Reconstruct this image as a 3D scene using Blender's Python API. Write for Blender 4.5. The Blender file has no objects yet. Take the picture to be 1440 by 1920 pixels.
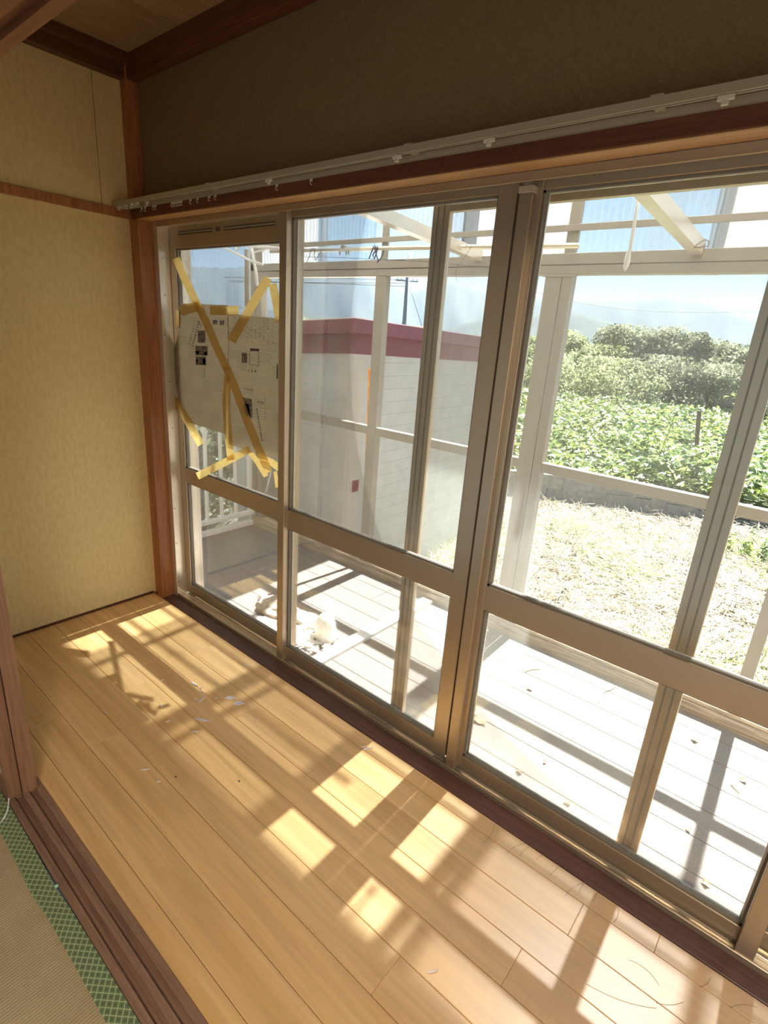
import bpy, bmesh, math, random
import numpy as np
from mathutils import Matrix, Vector
random.seed(7); rng = np.random.default_rng(7)
S = bpy.context.scene
COL = S.collection

# ------------------------------------------------------------------ camera
RW = np.array([[0.76194297, 0.64397323, 0.06885778],
               [0.25323819, -0.19838635, -0.94684385],
               [-0.59608165, 0.73887843, -0.3142377]])     # world -> camera (right, down, forward)
F = 1009.27
CAMZ = 1.48
cam_d = bpy.data.cameras.new('camera'); cam = bpy.data.objects.new('camera', cam_d); COL.objects.link(cam)
cam_d.sensor_fit = 'HORIZONTAL'; cam_d.sensor_width = 36.0; cam_d.lens = F / 1440 * 36.0
cam_d.clip_start = 0.02; cam_d.clip_end = 5000
m3 = Matrix([[RW[0][i], -RW[1][i], -RW[2][i]] for i in range(3)])
cam.matrix_world = Matrix.Translation((0, 0, CAMZ)) @ m3.to_4x4()
S.camera = cam

def ray(px, py):
    v = np.array([(px - 720) / F, (py - 960) / F, 1.0]); return RW.T @ v
def onY(px, py, Y):
    r = ray(px, py); t = Y / r[1]; return Vector((r[0] * t, Y, CAMZ + r[2] * t))
def onZ(px, py, z=0.0):
    r = ray(px, py); t = (z - CAMZ) / r[2]; return Vector((r[0] * t, r[1] * t, z))
def atD(px, py, D):
    r = ray(px, py); t = D / math.hypot(r[0], r[1]); return Vector((r[0] * t, r[1] * t, CAMZ + r[2] * t))

# ------------------------------------------------------------------ light
W = bpy.data.worlds.new('world'); S.world = W; W.use_nodes = True
nt = W.node_tree; nt.nodes.clear()
wo = nt.nodes.new('ShaderNodeOutputWorld'); bg = nt.nodes.new('ShaderNodeBackground')
tcw = nt.nodes.new('ShaderNodeTexCoord'); sxyz = nt.nodes.new('ShaderNodeSeparateXYZ'); nt.links.new(tcw.outputs['Generated'], sxyz.inputs[0])
skr = nt.nodes.new('ShaderNodeValToRGB'); nt.links.new(sxyz.outputs[2], skr.inputs[0])
els = skr.color_ramp.elements; els[0].position = 0.0; els[0].color = (.66, .80, .92, 1); els[1].position = .10; els[1].color = (.56, .78, .95, 1)
for p_, c_ in ((.30, (.50, .73, .95)), (1.0, (.17, .36, .74))):
    e_ = els.new(p_); e_.color = (*c_, 1)
SKY_STRENGTH = 0.108
FILL_LAMP_W = 11.0  # power of the added fill lamp
bg.inputs['Strength'].default_value = SKY_STRENGTH
nt.links.new(skr.outputs[0], bg.inputs[0]); nt.links.new(bg.outputs[0], wo.inputs[0])

sun_d = bpy.data.lights.new('sun', 'SUN'); sun_o = bpy.data.objects.new('sun', sun_d); COL.objects.link(sun_o)
sun_d.energy = 5.0; sun_d.angle = math.radians(0.9); sun_d.color = (1.0, 0.955, 0.88)
sun_dir = Vector((0.03, -1.0, -1.46)).normalized()
sun_o.rotation_euler = sun_dir.to_track_quat('-Z', 'Y').to_euler(); sun_o.location = (0, 8, 12)

S.view_settings.view_transform = 'Standard'; S.view_settings.look = 'None'
S.view_settings.gamma = 1.0; S.view_settings.use_curve_mapping = False
S.view_settings.exposure = 3.05
S.cycles.use_denoising = True
S.cycles.max_bounces = 10; S.cycles.diffuse_bounces = 6; S.cycles.transparent_max_bounces = 24
S.cycles.volume_bounces = 1
S.cycles.sample_clamp_indirect = 8.0

# ------------------------------------------------------------------ materials
def lin(h):
    h = h.lstrip('#'); c = [int(h[i:i+2], 16) / 255 for i in (0, 2, 4)]
    return tuple((x / 12.92 if x <= .04045 else ((x + .055) / 1.055) ** 2.4) for x in c)
def NM(name):
    m = bpy.data.materials.new(name); m.use_nodes = True; t = m.node_tree
    for n in list(t.nodes): t.nodes.remove(n)
    out = t.nodes.new('ShaderNodeOutputMaterial'); return m, t, out
def N(t, kind, **k):
    n = t.nodes.new(kind)
    for a, b in k.items():
        if a in n.inputs: n.inputs[a].default_value = b
        else: setattr(n, a, b)
    return n
def coords(t, scale=(1, 1, 1), which='Object'):
    tc = t.nodes.new('ShaderNodeTexCoord'); mp = t.nodes.new('ShaderNodeMapping')
    mp.inputs['Scale'].default_value = scale; t.links.new(tc.outputs[which], mp.inputs[0]); return mp
def ramp(t, src, stops):
    r = t.nodes.new('ShaderNodeValToRGB'); e = r.color_ramp.elements
    while len(e) > 1: e.remove(e[-1])
    e[0].position = stops[0][0]; e[0].color = (*stops[0][1], 1)
    for p, c in stops[1:]:
        q = e.new(p); q.color = (*c, 1)
    t.links.new(src, r.inputs[0]); return r
def mixc(t, fac, a, b, mode='MIX'):
    m = t.nodes.new('ShaderNodeMix'); m.data_type = 'RGBA'; m.blend_type = mode
    for i, v in ((0, fac), (6, a), (7, b)):
        if isinstance(v, (int, float)): m.inputs[i].default_value = v
        elif isinstance(v, tuple): m.inputs[i].default_value = (*v, 1)
        else: t.links.new(v, m.inputs[i])
    return m.outputs[2]
def simple(name, c1, c2=None, scale=(8, 8, 8), rough=.6, metal=0, bump=0, nscale=1.0, detail=4, spec=.4, lo=.35, hi=.65):
    m, t, out = NM(name); b = N(t, 'ShaderNodeBsdfPrincipled', Roughness=rough, Metallic=metal)
    b.inputs['Specular IOR Level'].default_value = spec
    c2 = c2 or c1
    mp = coords(t, scale); n = N(t, 'ShaderNodeTexNoise', Scale=nscale, Detail=detail); t.links.new(mp.outputs[0], n.inputs[0])
    r = ramp(t, n.outputs[0], [(lo, c1), (hi, c2)]); t.links.new(r.outputs[0], b.inputs['Base Color'])
    if bump:
        bp = N(t, 'ShaderNodeBump', Strength=bump, Distance=.002); t.links.new(n.outputs[0], bp.inputs['Height']); t.links.new(bp.outputs[0], b.inputs['Normal'])
    t.links.new(b.outputs[0], out.inputs[0]); return m

def wood(name, c1, c2, axis='x', rough=.45, spec=.4, fine=140, coarse=9, perobj=.12, streak=.35):
    """wood with grain running along one axis and a tone of its own for each board"""
    m, t, out = NM(name); b = N(t, 'ShaderNodeBsdfPrincipled', Roughness=rough); b.inputs['Specular IOR Level'].default_value = spec
    oi = t.nodes.new('ShaderNodeObjectInfo')
    tc = t.nodes.new('ShaderNodeTexCoord'); add = N(t, 'ShaderNodeVectorMath', operation='ADD')
    rv = N(t, 'ShaderNodeVectorMath', operation='SCALE'); rv.inputs['Scale'].default_value = 37.0
    cmb = t.nodes.new('ShaderNodeCombineXYZ')
    for i in range(3): t.links.new(oi.outputs['Random'], cmb.inputs[i])
    t.links.new(cmb.outputs[0], rv.inputs[0]); t.links.new(tc.outputs['Object'], add.inputs[0]); t.links.new(rv.outputs[0], add.inputs[1])
    def nz(sc, det, dist=0):
        mp = t.nodes.new('ShaderNodeMapping'); s = {'x': (.05, 1, 1), 'y': (1, .05, 1), 'z': (1, 1, .05)}[axis]
        mp.inputs['Scale'].default_value = tuple(v * sc for v in s); t.links.new(add.outputs[0], mp.inputs[0])
        n = N(t, 'ShaderNodeTexNoise', Scale=1.0, Detail=det, Distortion=dist); t.links.new(mp.outputs[0], n.inputs[0]); return n
    n1 = nz(coarse, 3, 1.2); n2 = nz(fine, 4)
    base = ramp(t, n1.outputs[0], [(.3, c1), (.7, c2)]).outputs[0]
    st = ramp(t, n2.outputs[0], [(.35, (1 - streak,) * 3), (.6, (1.0, 1.0, 1.0))]).outputs[0]
    c = mixc(t, 1.0, base, st, 'MULTIPLY')
    tone = N(t, 'ShaderNodeMapRange'); tone.inputs['To Min'].default_value = 1 - perobj; tone.inputs['To Max'].default_value = 1 + perobj
    t.links.new(oi.outputs['Random'], tone.inputs[0])
    hsv = N(t, 'ShaderNodeHueSaturation'); t.links.new(tone.outputs[0], hsv.inputs['Value']); t.links.new(c, hsv.inputs['Color'])
    t.links.new(hsv.outputs[0], b.inputs['Base Color'])
    bp = N(t, 'ShaderNodeBump', Strength=.15, Distance=.001); t.links.new(n2.outputs[0], bp.inputs['Height']); t.links.new(bp.outputs[0], b.inputs['Normal'])
    t.links.new(b.outputs[0], out.inputs[0]); return m

def glassy(name, dust=.05, tint=(.97, .985, .98), dustc=(.75, .7, .6), streaks=True):
    m, t, out = NM(name)
    tr = N(t, 'ShaderNodeBsdfTransparent', Color=(*tint, 1)); gl = N(t, 'ShaderNodeBsdfGlossy', Roughness=.02)
    fr = N(t, 'ShaderNodeFresnel', IOR=1.45); ms = t.nodes.new('ShaderNodeMixShader')
    sc = N(t, 'ShaderNodeMath', operation='MULTIPLY'); sc.inputs[1].default_value = .6
    t.links.new(fr.outputs[0], sc.inputs[0]); t.links.new(sc.outputs[0], ms.inputs[0]); t.links.new(tr.outputs[0], ms.inputs[1]); t.links.new(gl.outputs[0], ms.inputs[2])
    df = N(t, 'ShaderNodeBsdfDiffuse', Color=(*dustc, 1)); tl = N(t, 'ShaderNodeBsdfTranslucent', Color=(*dustc, 1)); d2 = t.nodes.new('ShaderNodeMixShader')
    d2.inputs[0].default_value = .5
    t.links.new(df.outputs[0], d2.inputs[1]); t.links.new(tl.outputs[0], d2.inputs[2])
    m2 = t.nodes.new('ShaderNodeMixShader')
    mp = coords(t, (2.2, 2.2, .9)); n = N(t, 'ShaderNodeTexNoise', Scale=1.6, Detail=6, Distortion=.6); t.links.new(mp.outputs[0], n.inputs[0])
    mr = N(t, 'ShaderNodeMapRange'); mr.inputs['From Min'].default_value = .35; mr.inputs['From Max'].default_value = .75
    mr.inputs['To Min'].default_value = dust * .5; mr.inputs['To Max'].default_value = dust * 1.7
    t.links.new(n.outputs[0], mr.inputs[0]); t.links.new(mr.outputs[0], m2.inputs[0])
    t.links.new(ms.outputs[0], m2.inputs[1]); t.links.new(d2.outputs[0], m2.inputs[2]); t.links.new(m2.outputs[0], out.inputs[0]); return m

def sheet_mat(name, haze, col=(.86, .9, .95), tint=(.9, .96, 1.0)):
    """thin translucent plastic: part clear, part milky"""
    m, t, out = NM(name)
    tr = N(t, 'ShaderNodeBsdfTransparent', Color=(*tint, 1)); tl = N(t, 'ShaderNodeBsdfTranslucent', Color=(*col, 1))
    df = N(t, 'ShaderNodeBsdfDiffuse', Color=(*col, 1)); a = t.nodes.new('ShaderNodeMixShader'); a.inputs[0].default_value = .35
    t.links.new(tl.outputs[0], a.inputs[1]); t.links.new(df.outputs[0], a.inputs[2])
    b = t.nodes.new('ShaderNodeMixShader')
    lw = N(t, 'ShaderNodeLayerWeight', Blend=.5); mr = N(t, 'ShaderNodeMapRange')
    mr.inputs['To Min'].default_value = haze; mr.inputs['To Max'].default_value = min(1, haze + .55)
    t.links.new(lw.outputs['Facing'], mr.inputs[0]); t.links.new(mr.outputs[0], b.inputs[0])
    t.links.new(tr.outputs[0], b.inputs[1]); t.links.new(a.outputs[0], b.inputs[2])
    gl = N(t, 'ShaderNodeBsdfGlossy', Roughness=.15); g = t.nodes.new('ShaderNodeMixShader'); g.inputs[0].default_value = .04
    t.links.new(b.outputs[0], g.inputs[1]); t.links.new(gl.outputs[0], g.inputs[2]); t.links.new(g.outputs[0], out.inputs[0]); return m

def thin(name, c, trans=.5, c2=None, scale=30, gloss=0):
    """paper, tape, leaves: diffuse plus translucent"""
    m, t, out = NM(name); df = N(t, 'ShaderNodeBsdfDiffuse'); tl = N(t, 'ShaderNodeBsdfTranslucent'); mx = t.nodes.new('ShaderNodeMixShader'); mx.inputs[0].default_value = trans
    mp = coords(t); n = N(t, 'ShaderNodeTexNoise', Scale=scale, Detail=3); t.links.new(mp.outputs[0], n.inputs[0])
    r = ramp(t, n.outputs[0], [(.35, c), (.65, c2 or c)])
    t.links.new(r.outputs[0], df.inputs[0]); t.links.new(r.outputs[0], tl.inputs[0])
    t.links.new(df.outputs[0], mx.inputs[1]); t.links.new(tl.outputs[0], mx.inputs[2])
    g = t.nodes.new('ShaderNodeMixShader'); g.inputs[0].default_value = gloss; gl = N(t, 'ShaderNodeBsdfGlossy', Roughness=.35); t.links.new(mx.outputs[0], g.inputs[1]); t.links.new(gl.outputs[0], g.inputs[2])
    t.links.new(g.outputs[0], out.inputs[0]); return m

M = {}
def floor_mat():
    m = wood('floor_veneer', (.70, .415, .165), (.86, .555, .255), 'x', rough=.36, spec=.5, perobj=.04, streak=.13, coarse=11, fine=70)
    t = m.node_tree; b = [n for n in t.nodes if n.type == 'BSDF_PRINCIPLED'][0]; src = b.inputs['Base Color'].links[0].from_socket
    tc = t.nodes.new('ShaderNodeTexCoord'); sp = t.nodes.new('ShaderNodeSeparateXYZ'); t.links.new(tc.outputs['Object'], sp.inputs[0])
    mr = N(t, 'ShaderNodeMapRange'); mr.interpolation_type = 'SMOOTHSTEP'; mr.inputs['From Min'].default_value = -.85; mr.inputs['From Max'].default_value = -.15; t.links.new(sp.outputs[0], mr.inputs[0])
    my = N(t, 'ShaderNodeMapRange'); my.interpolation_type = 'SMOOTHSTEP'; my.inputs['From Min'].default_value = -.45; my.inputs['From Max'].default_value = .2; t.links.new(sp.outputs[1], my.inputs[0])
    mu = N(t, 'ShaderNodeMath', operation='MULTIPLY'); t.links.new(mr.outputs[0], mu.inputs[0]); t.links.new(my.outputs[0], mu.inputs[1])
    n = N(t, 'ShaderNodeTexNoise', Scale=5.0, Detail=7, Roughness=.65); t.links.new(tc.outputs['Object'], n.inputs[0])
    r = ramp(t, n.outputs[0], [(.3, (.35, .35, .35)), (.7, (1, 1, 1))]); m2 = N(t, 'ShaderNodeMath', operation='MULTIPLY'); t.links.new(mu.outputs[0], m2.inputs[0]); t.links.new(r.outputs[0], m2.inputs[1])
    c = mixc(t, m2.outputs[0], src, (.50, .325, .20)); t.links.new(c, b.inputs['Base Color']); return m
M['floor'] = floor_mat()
M['brown'] = wood('stained_wood', (.19, .066, .022), (.29, .115, .042), 'x', rough=.42, streak=.3)
M['brownz'] = wood('stained_post_wood', (.32, .115, .035), (.46, .19, .07), 'z', rough=.4, streak=.3)
M['brownd'] = wood('dark_stained_wood', (.085, .028, .012), (.14, .05, .022), 'y', rough=.45, streak=.3)
M['lit_soffit'] = wood('bounce_lit_soffit_wood', (.50, .26, .10), (.60, .34, .14), 'x', rough=.5, streak=.2)  # colour raised above the beam's to carry bounce light from below
M['browndx'] = wood('dark_beam_wood', (.13, .04, .016), (.19, .065, .026), 'x', rough=.45, streak=.3)
M['sill'] = wood('worn_sill_wood', (.085, .038, .03), (.16, .07, .052), 'x', rough=.4, streak=.35)
M['thresh'] = wood('threshold_wood', (.20, .11, .07), (.30, .175, .115), 'x', rough=.5, streak=.25)
M['ceil'] = wood('ceiling_veneer', (.34, .22, .11), (.42, .28, .15), 'y', rough=.6, streak=.25, perobj=.05)
M['stile'] = wood('door_stile_wood', (.22, .11, .06), (.32, .17, .10), 'z', rough=.5, streak=.25)
M['paper'] = simple('beige_wallpaper', (.68, .54, .265), (.75, .61, .32), (1, 1, .35), .85, bump=.25, nscale=70, spec=.15)
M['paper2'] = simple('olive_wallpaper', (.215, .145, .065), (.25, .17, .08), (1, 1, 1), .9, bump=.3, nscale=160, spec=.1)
M['room'] = simple('back_room_plaster', (.72, .64, .48), (.76, .68, .52), (1, 1, 1), .9, nscale=20)
M['alu'] = simple('beige_anodised_aluminium', (.46, .375, .275), (.50, .41, .305), (1, 1, 1), .36, metal=.8, nscale=3, spec=.6)
M['alu2'] = simple('pale_aluminium', (.68, .61, .50), (.74, .66, .55), (1, 1, 1), .28, metal=.6, nscale=3, spec=.5)
M['aludark'] = simple('dark_vent_slots', (.09, .065, .04), (.11, .08, .05), rough=.6)
M['bead'] = simple('glazing_gasket', (.16, .13, .10), (.2, .165, .12), rough=.6)
M['glass'] = glassy('window_glass', dust=.018)
M['mesh'] = glassy('insect_mesh', dust=.22, tint=(.93, .93, .92), dustc=(.66, .63, .56))
M['porch'] = simple('porch_aluminium', (.27, .24, .20), (.31, .275, .23), (1, 1, 1), .45, metal=.05, nscale=4)
M['white'] = simple('white_painted_metal', (.78, .77, .74), (.82, .81, .78), rough=.4)
M['whitewood'] = simple('white_plank_paint', (.80, .79, .75), (.84, .83, .79), (1, 1, 1), .5, nscale=12)
M['deck'] = simple('grey_granular_decking', (.145, .137, .13), (.235, .223, .212), (1, 1, 1), .85, bump=.4, nscale=260, detail=2, spec=.2)
M['curb'] = wood('weathered_curb', (.36, .27, .19), (.55, .44, .33), 'x', rough=.8, streak=.5)
M['sh_clear'] = sheet_mat('clear_corrugated_plastic', .05, tint=(.84, .93, 1.0), col=(.30, .34, .38))
M['sh_mid'] = sheet_mat('aged_corrugated_plastic', .42, tint=(.72, .82, .9), col=(.26, .29, .33))
M['sh_side'] = sheet_mat('side_corrugated_plastic', .14, tint=(.72, .82, .92), col=(.5, .53, .55))
M['sh_haze'] = sheet_mat('milky_corrugated_plastic', .6, col=(.44, .455, .475), tint=(.55, .58, .62))
M['sh_half'] = sheet_mat('whitish_corrugated_plastic', .55, col=(.44, .455, .475), tint=(.84, .86, .9))
M['sh_roof'] = sheet_mat('roof_corrugated_plastic', 1.0, col=(.66, .66, .65))
M['siding'] = simple('white_siding', (.42, .42, .42), (.47, .47, .47), (1, 1, 1), .6, nscale=9)
M['shedtrim'] = simple('cream_shed_trim', (.46, .44, .40), (.50, .48, .44), (1, 1, 1), .6, nscale=9)
M['red'] = simple('faded_maroon_paint', (.155, .036, .056), (.19, .047, .07), (1, 1, 1), .45, nscale=14)
M['redtag'] = simple('red_label', (.42, .04, .06), (.46, .05, .07), rough=.5)
M['orange'] = simple('weathered_orange_stake', (.8, .22, .03), (.75, .42, .14), (1, 1, 1), .6, nscale=30)
M['exterior'] = simple('exterior_wall', (.55, .5, .42), (.6, .55, .47), rough=.9)
M['concrete'] = simple('retaining_block_concrete', (.20, .19, .175), (.29, .275, .25), (1, 1, 1), .9, bump=.4, nscale=16, detail=6)
M['soil'] = simple('straw_covered_soil', (.14, .11, .07), (.22, .18, .12), (1, 1, 1), .95, bump=.5, nscale=9, detail=6)
M['hay'] = thin('dry_hay', (.23, .20, .145), .3, (.58, .535, .45), scale=11)
M['bushsoil'] = simple('dark_green_ground', (.03, .045, .015), (.05, .07, .02), (1, 1, 1), .95, nscale=6)  # even dark green for the raised soil behind the block wall
M['haygreen'] = thin('half_dry_grass', (.22, .28, .10), .3, (.42, .46, .22), scale=14)
M['leaf'] = thin('broad_leaf', (.085, .14, .035), .4, (.27, .35, .15), scale=7, gloss=.07)
M['leafy'] = thin('yellowing_leaf', (.25, .34, .06), .42, (.44, .50, .17), scale=9, gloss=.06)
M['bush'] = thin('grey_green_foliage', (.10, .12, .07), .35, (.42, .45, .33), scale=1.6)
M['bushy'] = thin('light_green_foliage', (.17, .21, .10), .35, (.54, .58, .38), scale=1.6)
M['bark'] = simple('bark', (.10, .075, .05), (.15, .11, .08), rough=.9)
M['mount'] = simple('forested_mountain', (.010, .020, .018), (.022, .034, .026), (1, 1, 1), .95, nscale=.02, detail=8)
M['pole'] = simple('grey_concrete_pole', (.30, .31, .32), (.34, .35, .36), rough=.8)
M['wire'] = simple('dark_wire', (.03, .035, .04), rough=.5)
M['rope'] = simple('white_cord', (.8, .79, .75), rough=.7)
M['darkrope'] = simple('dark_twine', (.06, .05, .08), rough=.8)
M['copperw'] = simple('rusty_wire', (.25, .15, .09), rough=.7)
M['rock'] = simple('grey_brown_rock', (.22, .19, .17), (.42, .37, .33), (1, 1, 1), .9, bump=.8, nscale=22, detail=8)
M['plaster'] = simple('white_plaster_rubble', (.74, .72, .68), (.82, .8, .76), (1, 1, 1), .8, bump=.5, nscale=20)
M['scuff'] = simple('scuffed_finish', (.28, .16, .08), (.36, .22, .12), rough=.6)
M['debris'] = thin('white_plastic_scraps', (.82, .8, .76), .3, (.9, .88, .84))
M['dleaf'] = thin('dry_leaf', (.30, .23, .15), .2, (.42, .34, .24))
M['tape'] = thin('yellow_masking_tape', (.84, .68, .38), .9, (.90, .76, .46), scale=60)
M['shard'] = simple('clear_plastic_shard', (.80, .72, .78), (.86, .8, .84), rough=.15, spec=.8)
M['pin'] = simple('pale_green_plastic', (.30, .62, .36), rough=.25, spec=.6)
M['track'] = simple('curtain_rail_aluminium', (.46, .40, .28), (.52, .455, .32), (1, 1, 1), .35, metal=.4)
M['runner'] = simple('clear_plastic_runner', (.60, .54, .42), rough=.3)
M['chrome'] = simple('steel_latch', (.6, .6, .6), rough=.25, metal=.9)
M['dark'] = simple('dark_recess', (.012, .01, .009), rough=.8)
M['shoji'] = simple('door_paper', (.5, .46, .38), rough=.9)

def tatami_mat_():
    m, t, out = NM('woven_rush'); b = N(t, 'ShaderNodeBsdfPrincipled', Roughness=.8); b.inputs['Specular IOR Level'].default_value = .2
    mp = coords(t); w = N(t, 'ShaderNodeTexWave', Scale=42.0, Distortion=.6, Detail=2); w.bands_direction = 'X'; w.inputs['Detail Scale'].default_value = 2
    w2 = N(t, 'ShaderNodeTexWave', Scale=95.0, Distortion=1.0); w2.bands_direction = 'Y'
    t.links.new(mp.outputs[0], w.inputs[0]); t.links.new(mp.outputs[0], w2.inputs[0])
    n = N(t, 'ShaderNodeTexNoise', Scale=6.0, Detail=4); t.links.new(mp.outputs[0], n.inputs[0])
    c = ramp(t, n.outputs[0], [(.3, (.44, .335, .19)), (.7, (.54, .42, .25))]).outputs[0]
    a = ramp(t, w.outputs[0], [(.0, (.78, .78, .78)), (.5, (1, 1, 1))]).outputs[0]
    d = ramp(t, w2.outputs[0], [(.0, (.86, .86, .86)), (.5, (1, 1, 1))]).outputs[0]
    c = mixc(t, 1.0, mixc(t, 1.0, c, a, 'MULTIPLY'), d, 'MULTIPLY'); t.links.new(c, b.inputs['Base Color'])
    bp = N(t, 'ShaderNodeBump', Strength=.5, Distance=.001); t.links.new(w.outputs[0], bp.inputs['Height']); t.links.new(bp.outputs[0], b.inputs['Normal'])
    t.links.new(b.outputs[0], out.inputs[0]); return m
M['tatami'] = tatami_mat_()
def border_mat():
    """green cloth edging with a pale diamond lattice"""
    m, t, out = NM('green_brocade'); b = N(t, 'ShaderNodeBsdfPrincipled', Roughness=.8)
    tc = t.nodes.new('ShaderNodeTexCoord'); sp = t.nodes.new('ShaderNodeSeparateXYZ'); t.links.new(tc.outputs['UV'], sp.inputs[0])
    def mth(op, a, v):
        n = N(t, 'ShaderNodeMath', operation=op)
        for i, q in enumerate((a, v)):
            if isinstance(q, (int, float)): n.inputs[i].default_value = q
            elif q is not None: t.links.new(q, n.inputs[i])
        return n.outputs[0]
    u = mth('MULTIPLY', sp.outputs[0], 46.0); v = mth('MULTIPLY', sp.outputs[1], 2.6)
    def tri(a): return mth('ABSOLUTE', mth('SUBTRACT', mth('FRACT', a, None), .5), None)
    d1 = tri(mth('ADD', u, v)); d2 = tri(mth('SUBTRACT', u, v)); mn = mth('MINIMUM', d1, d2)
    line = mth('LESS_THAN', mn, .07); dot = mth('GREATER_THAN', mn, .34)
    c = mixc(t, line, (.14, .19, .085), (.42, .46, .26)); c = mixc(t, dot, c, (.09, .125, .065)); t.links.new(c, b.inputs['Base Color'])
    t.links.new(b.outputs[0], out.inputs[0]); return m
M['border'] = border_mat()
def news_mat():
    """newsprint: columns of small vertical print, lit from behind"""
    m, t, out = NM('newsprint'); df = N(t, 'ShaderNodeBsdfDiffuse'); tl = N(t, 'ShaderNodeBsdfTranslucent'); mx = t.nodes.new('ShaderNodeMixShader'); mx.inputs[0].default_value = .55
    mp = coords(t, (1, 1, 1)); 
    def th(sc, lo, hi, det=1):
        a = t.nodes.new('ShaderNodeMapping'); a.inputs['Scale'].default_value = sc; t.links.new(mp.outputs[0], a.inputs[0])
        n = N(t, 'ShaderNodeTexNoise', Scale=1.0, Detail=det); t.links.new(a.outputs[0], n.inputs[0])
        return ramp(t, n.outputs[0], [(lo, (0, 0, 0)), (hi, (1, 1, 1))]).outputs[0]
    glyph = th((430, 1, 380), .44, .56, 1)
    br = t.nodes.new('ShaderNodeTexBrick'); am = t.nodes.new('ShaderNodeMapping'); am.inputs['Rotation'].default_value = (math.pi / 2, 0, 0)
    t.links.new(mp.outputs[0], am.inputs[0]); t.links.new(am.outputs[0], br.inputs[0]); br.offset = .31; br.squash = .6; br.squash_frequency = 3
    for k_, v_ in (('Scale', 1.0), ('Mortar Size', .0009), ('Mortar Smooth', .8), ('Brick Width', .083), ('Row Height', .047)): br.inputs[k_].default_value = v_
    br.inputs['Color1'].default_value = (1, 1, 1, 1); br.inputs['Color2'].default_value = (.72, .72, .72, 1); br.inputs['Mortar'].default_value = (.45, .45, .45, 1)
    inv = N(t, 'ShaderNodeMath', operation='SUBTRACT'); inv.inputs[0].default_value = 1; t.links.new(glyph, inv.inputs[1])
    ink = N(t, 'ShaderNodeMath', operation='MULTIPLY'); t.links.new(inv.outputs[0], ink.inputs[0]); t.links.new(br.outputs[0], ink.inputs[1])
    s = N(t, 'ShaderNodeMath', operation='MULTIPLY'); s.inputs[1].default_value = .8; t.links.new(ink.outputs[0], s.inputs[0])
    c = mixc(t, s.outputs[0], (.55, .43, .27), (.07, .05, .038)); 
    t.links.new(c, df.inputs[0]); t.links.new(c, tl.inputs[0]); t.links.new(df.outputs[0], mx.inputs[1]); t.links.new(tl.outputs[0], mx.inputs[2]); t.links.new(mx.outputs[0], out.inputs[0]); return m
M['news'] = news_mat()
M['ink'] = thin('printing_ink', (.09, .065, .06), .3, (.16, .12, .11), scale=160)
M['inkgrey'] = thin('halftone_photo_print', (.10, .08, .075), .25, (.34, .28, .22), scale=120)

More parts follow.
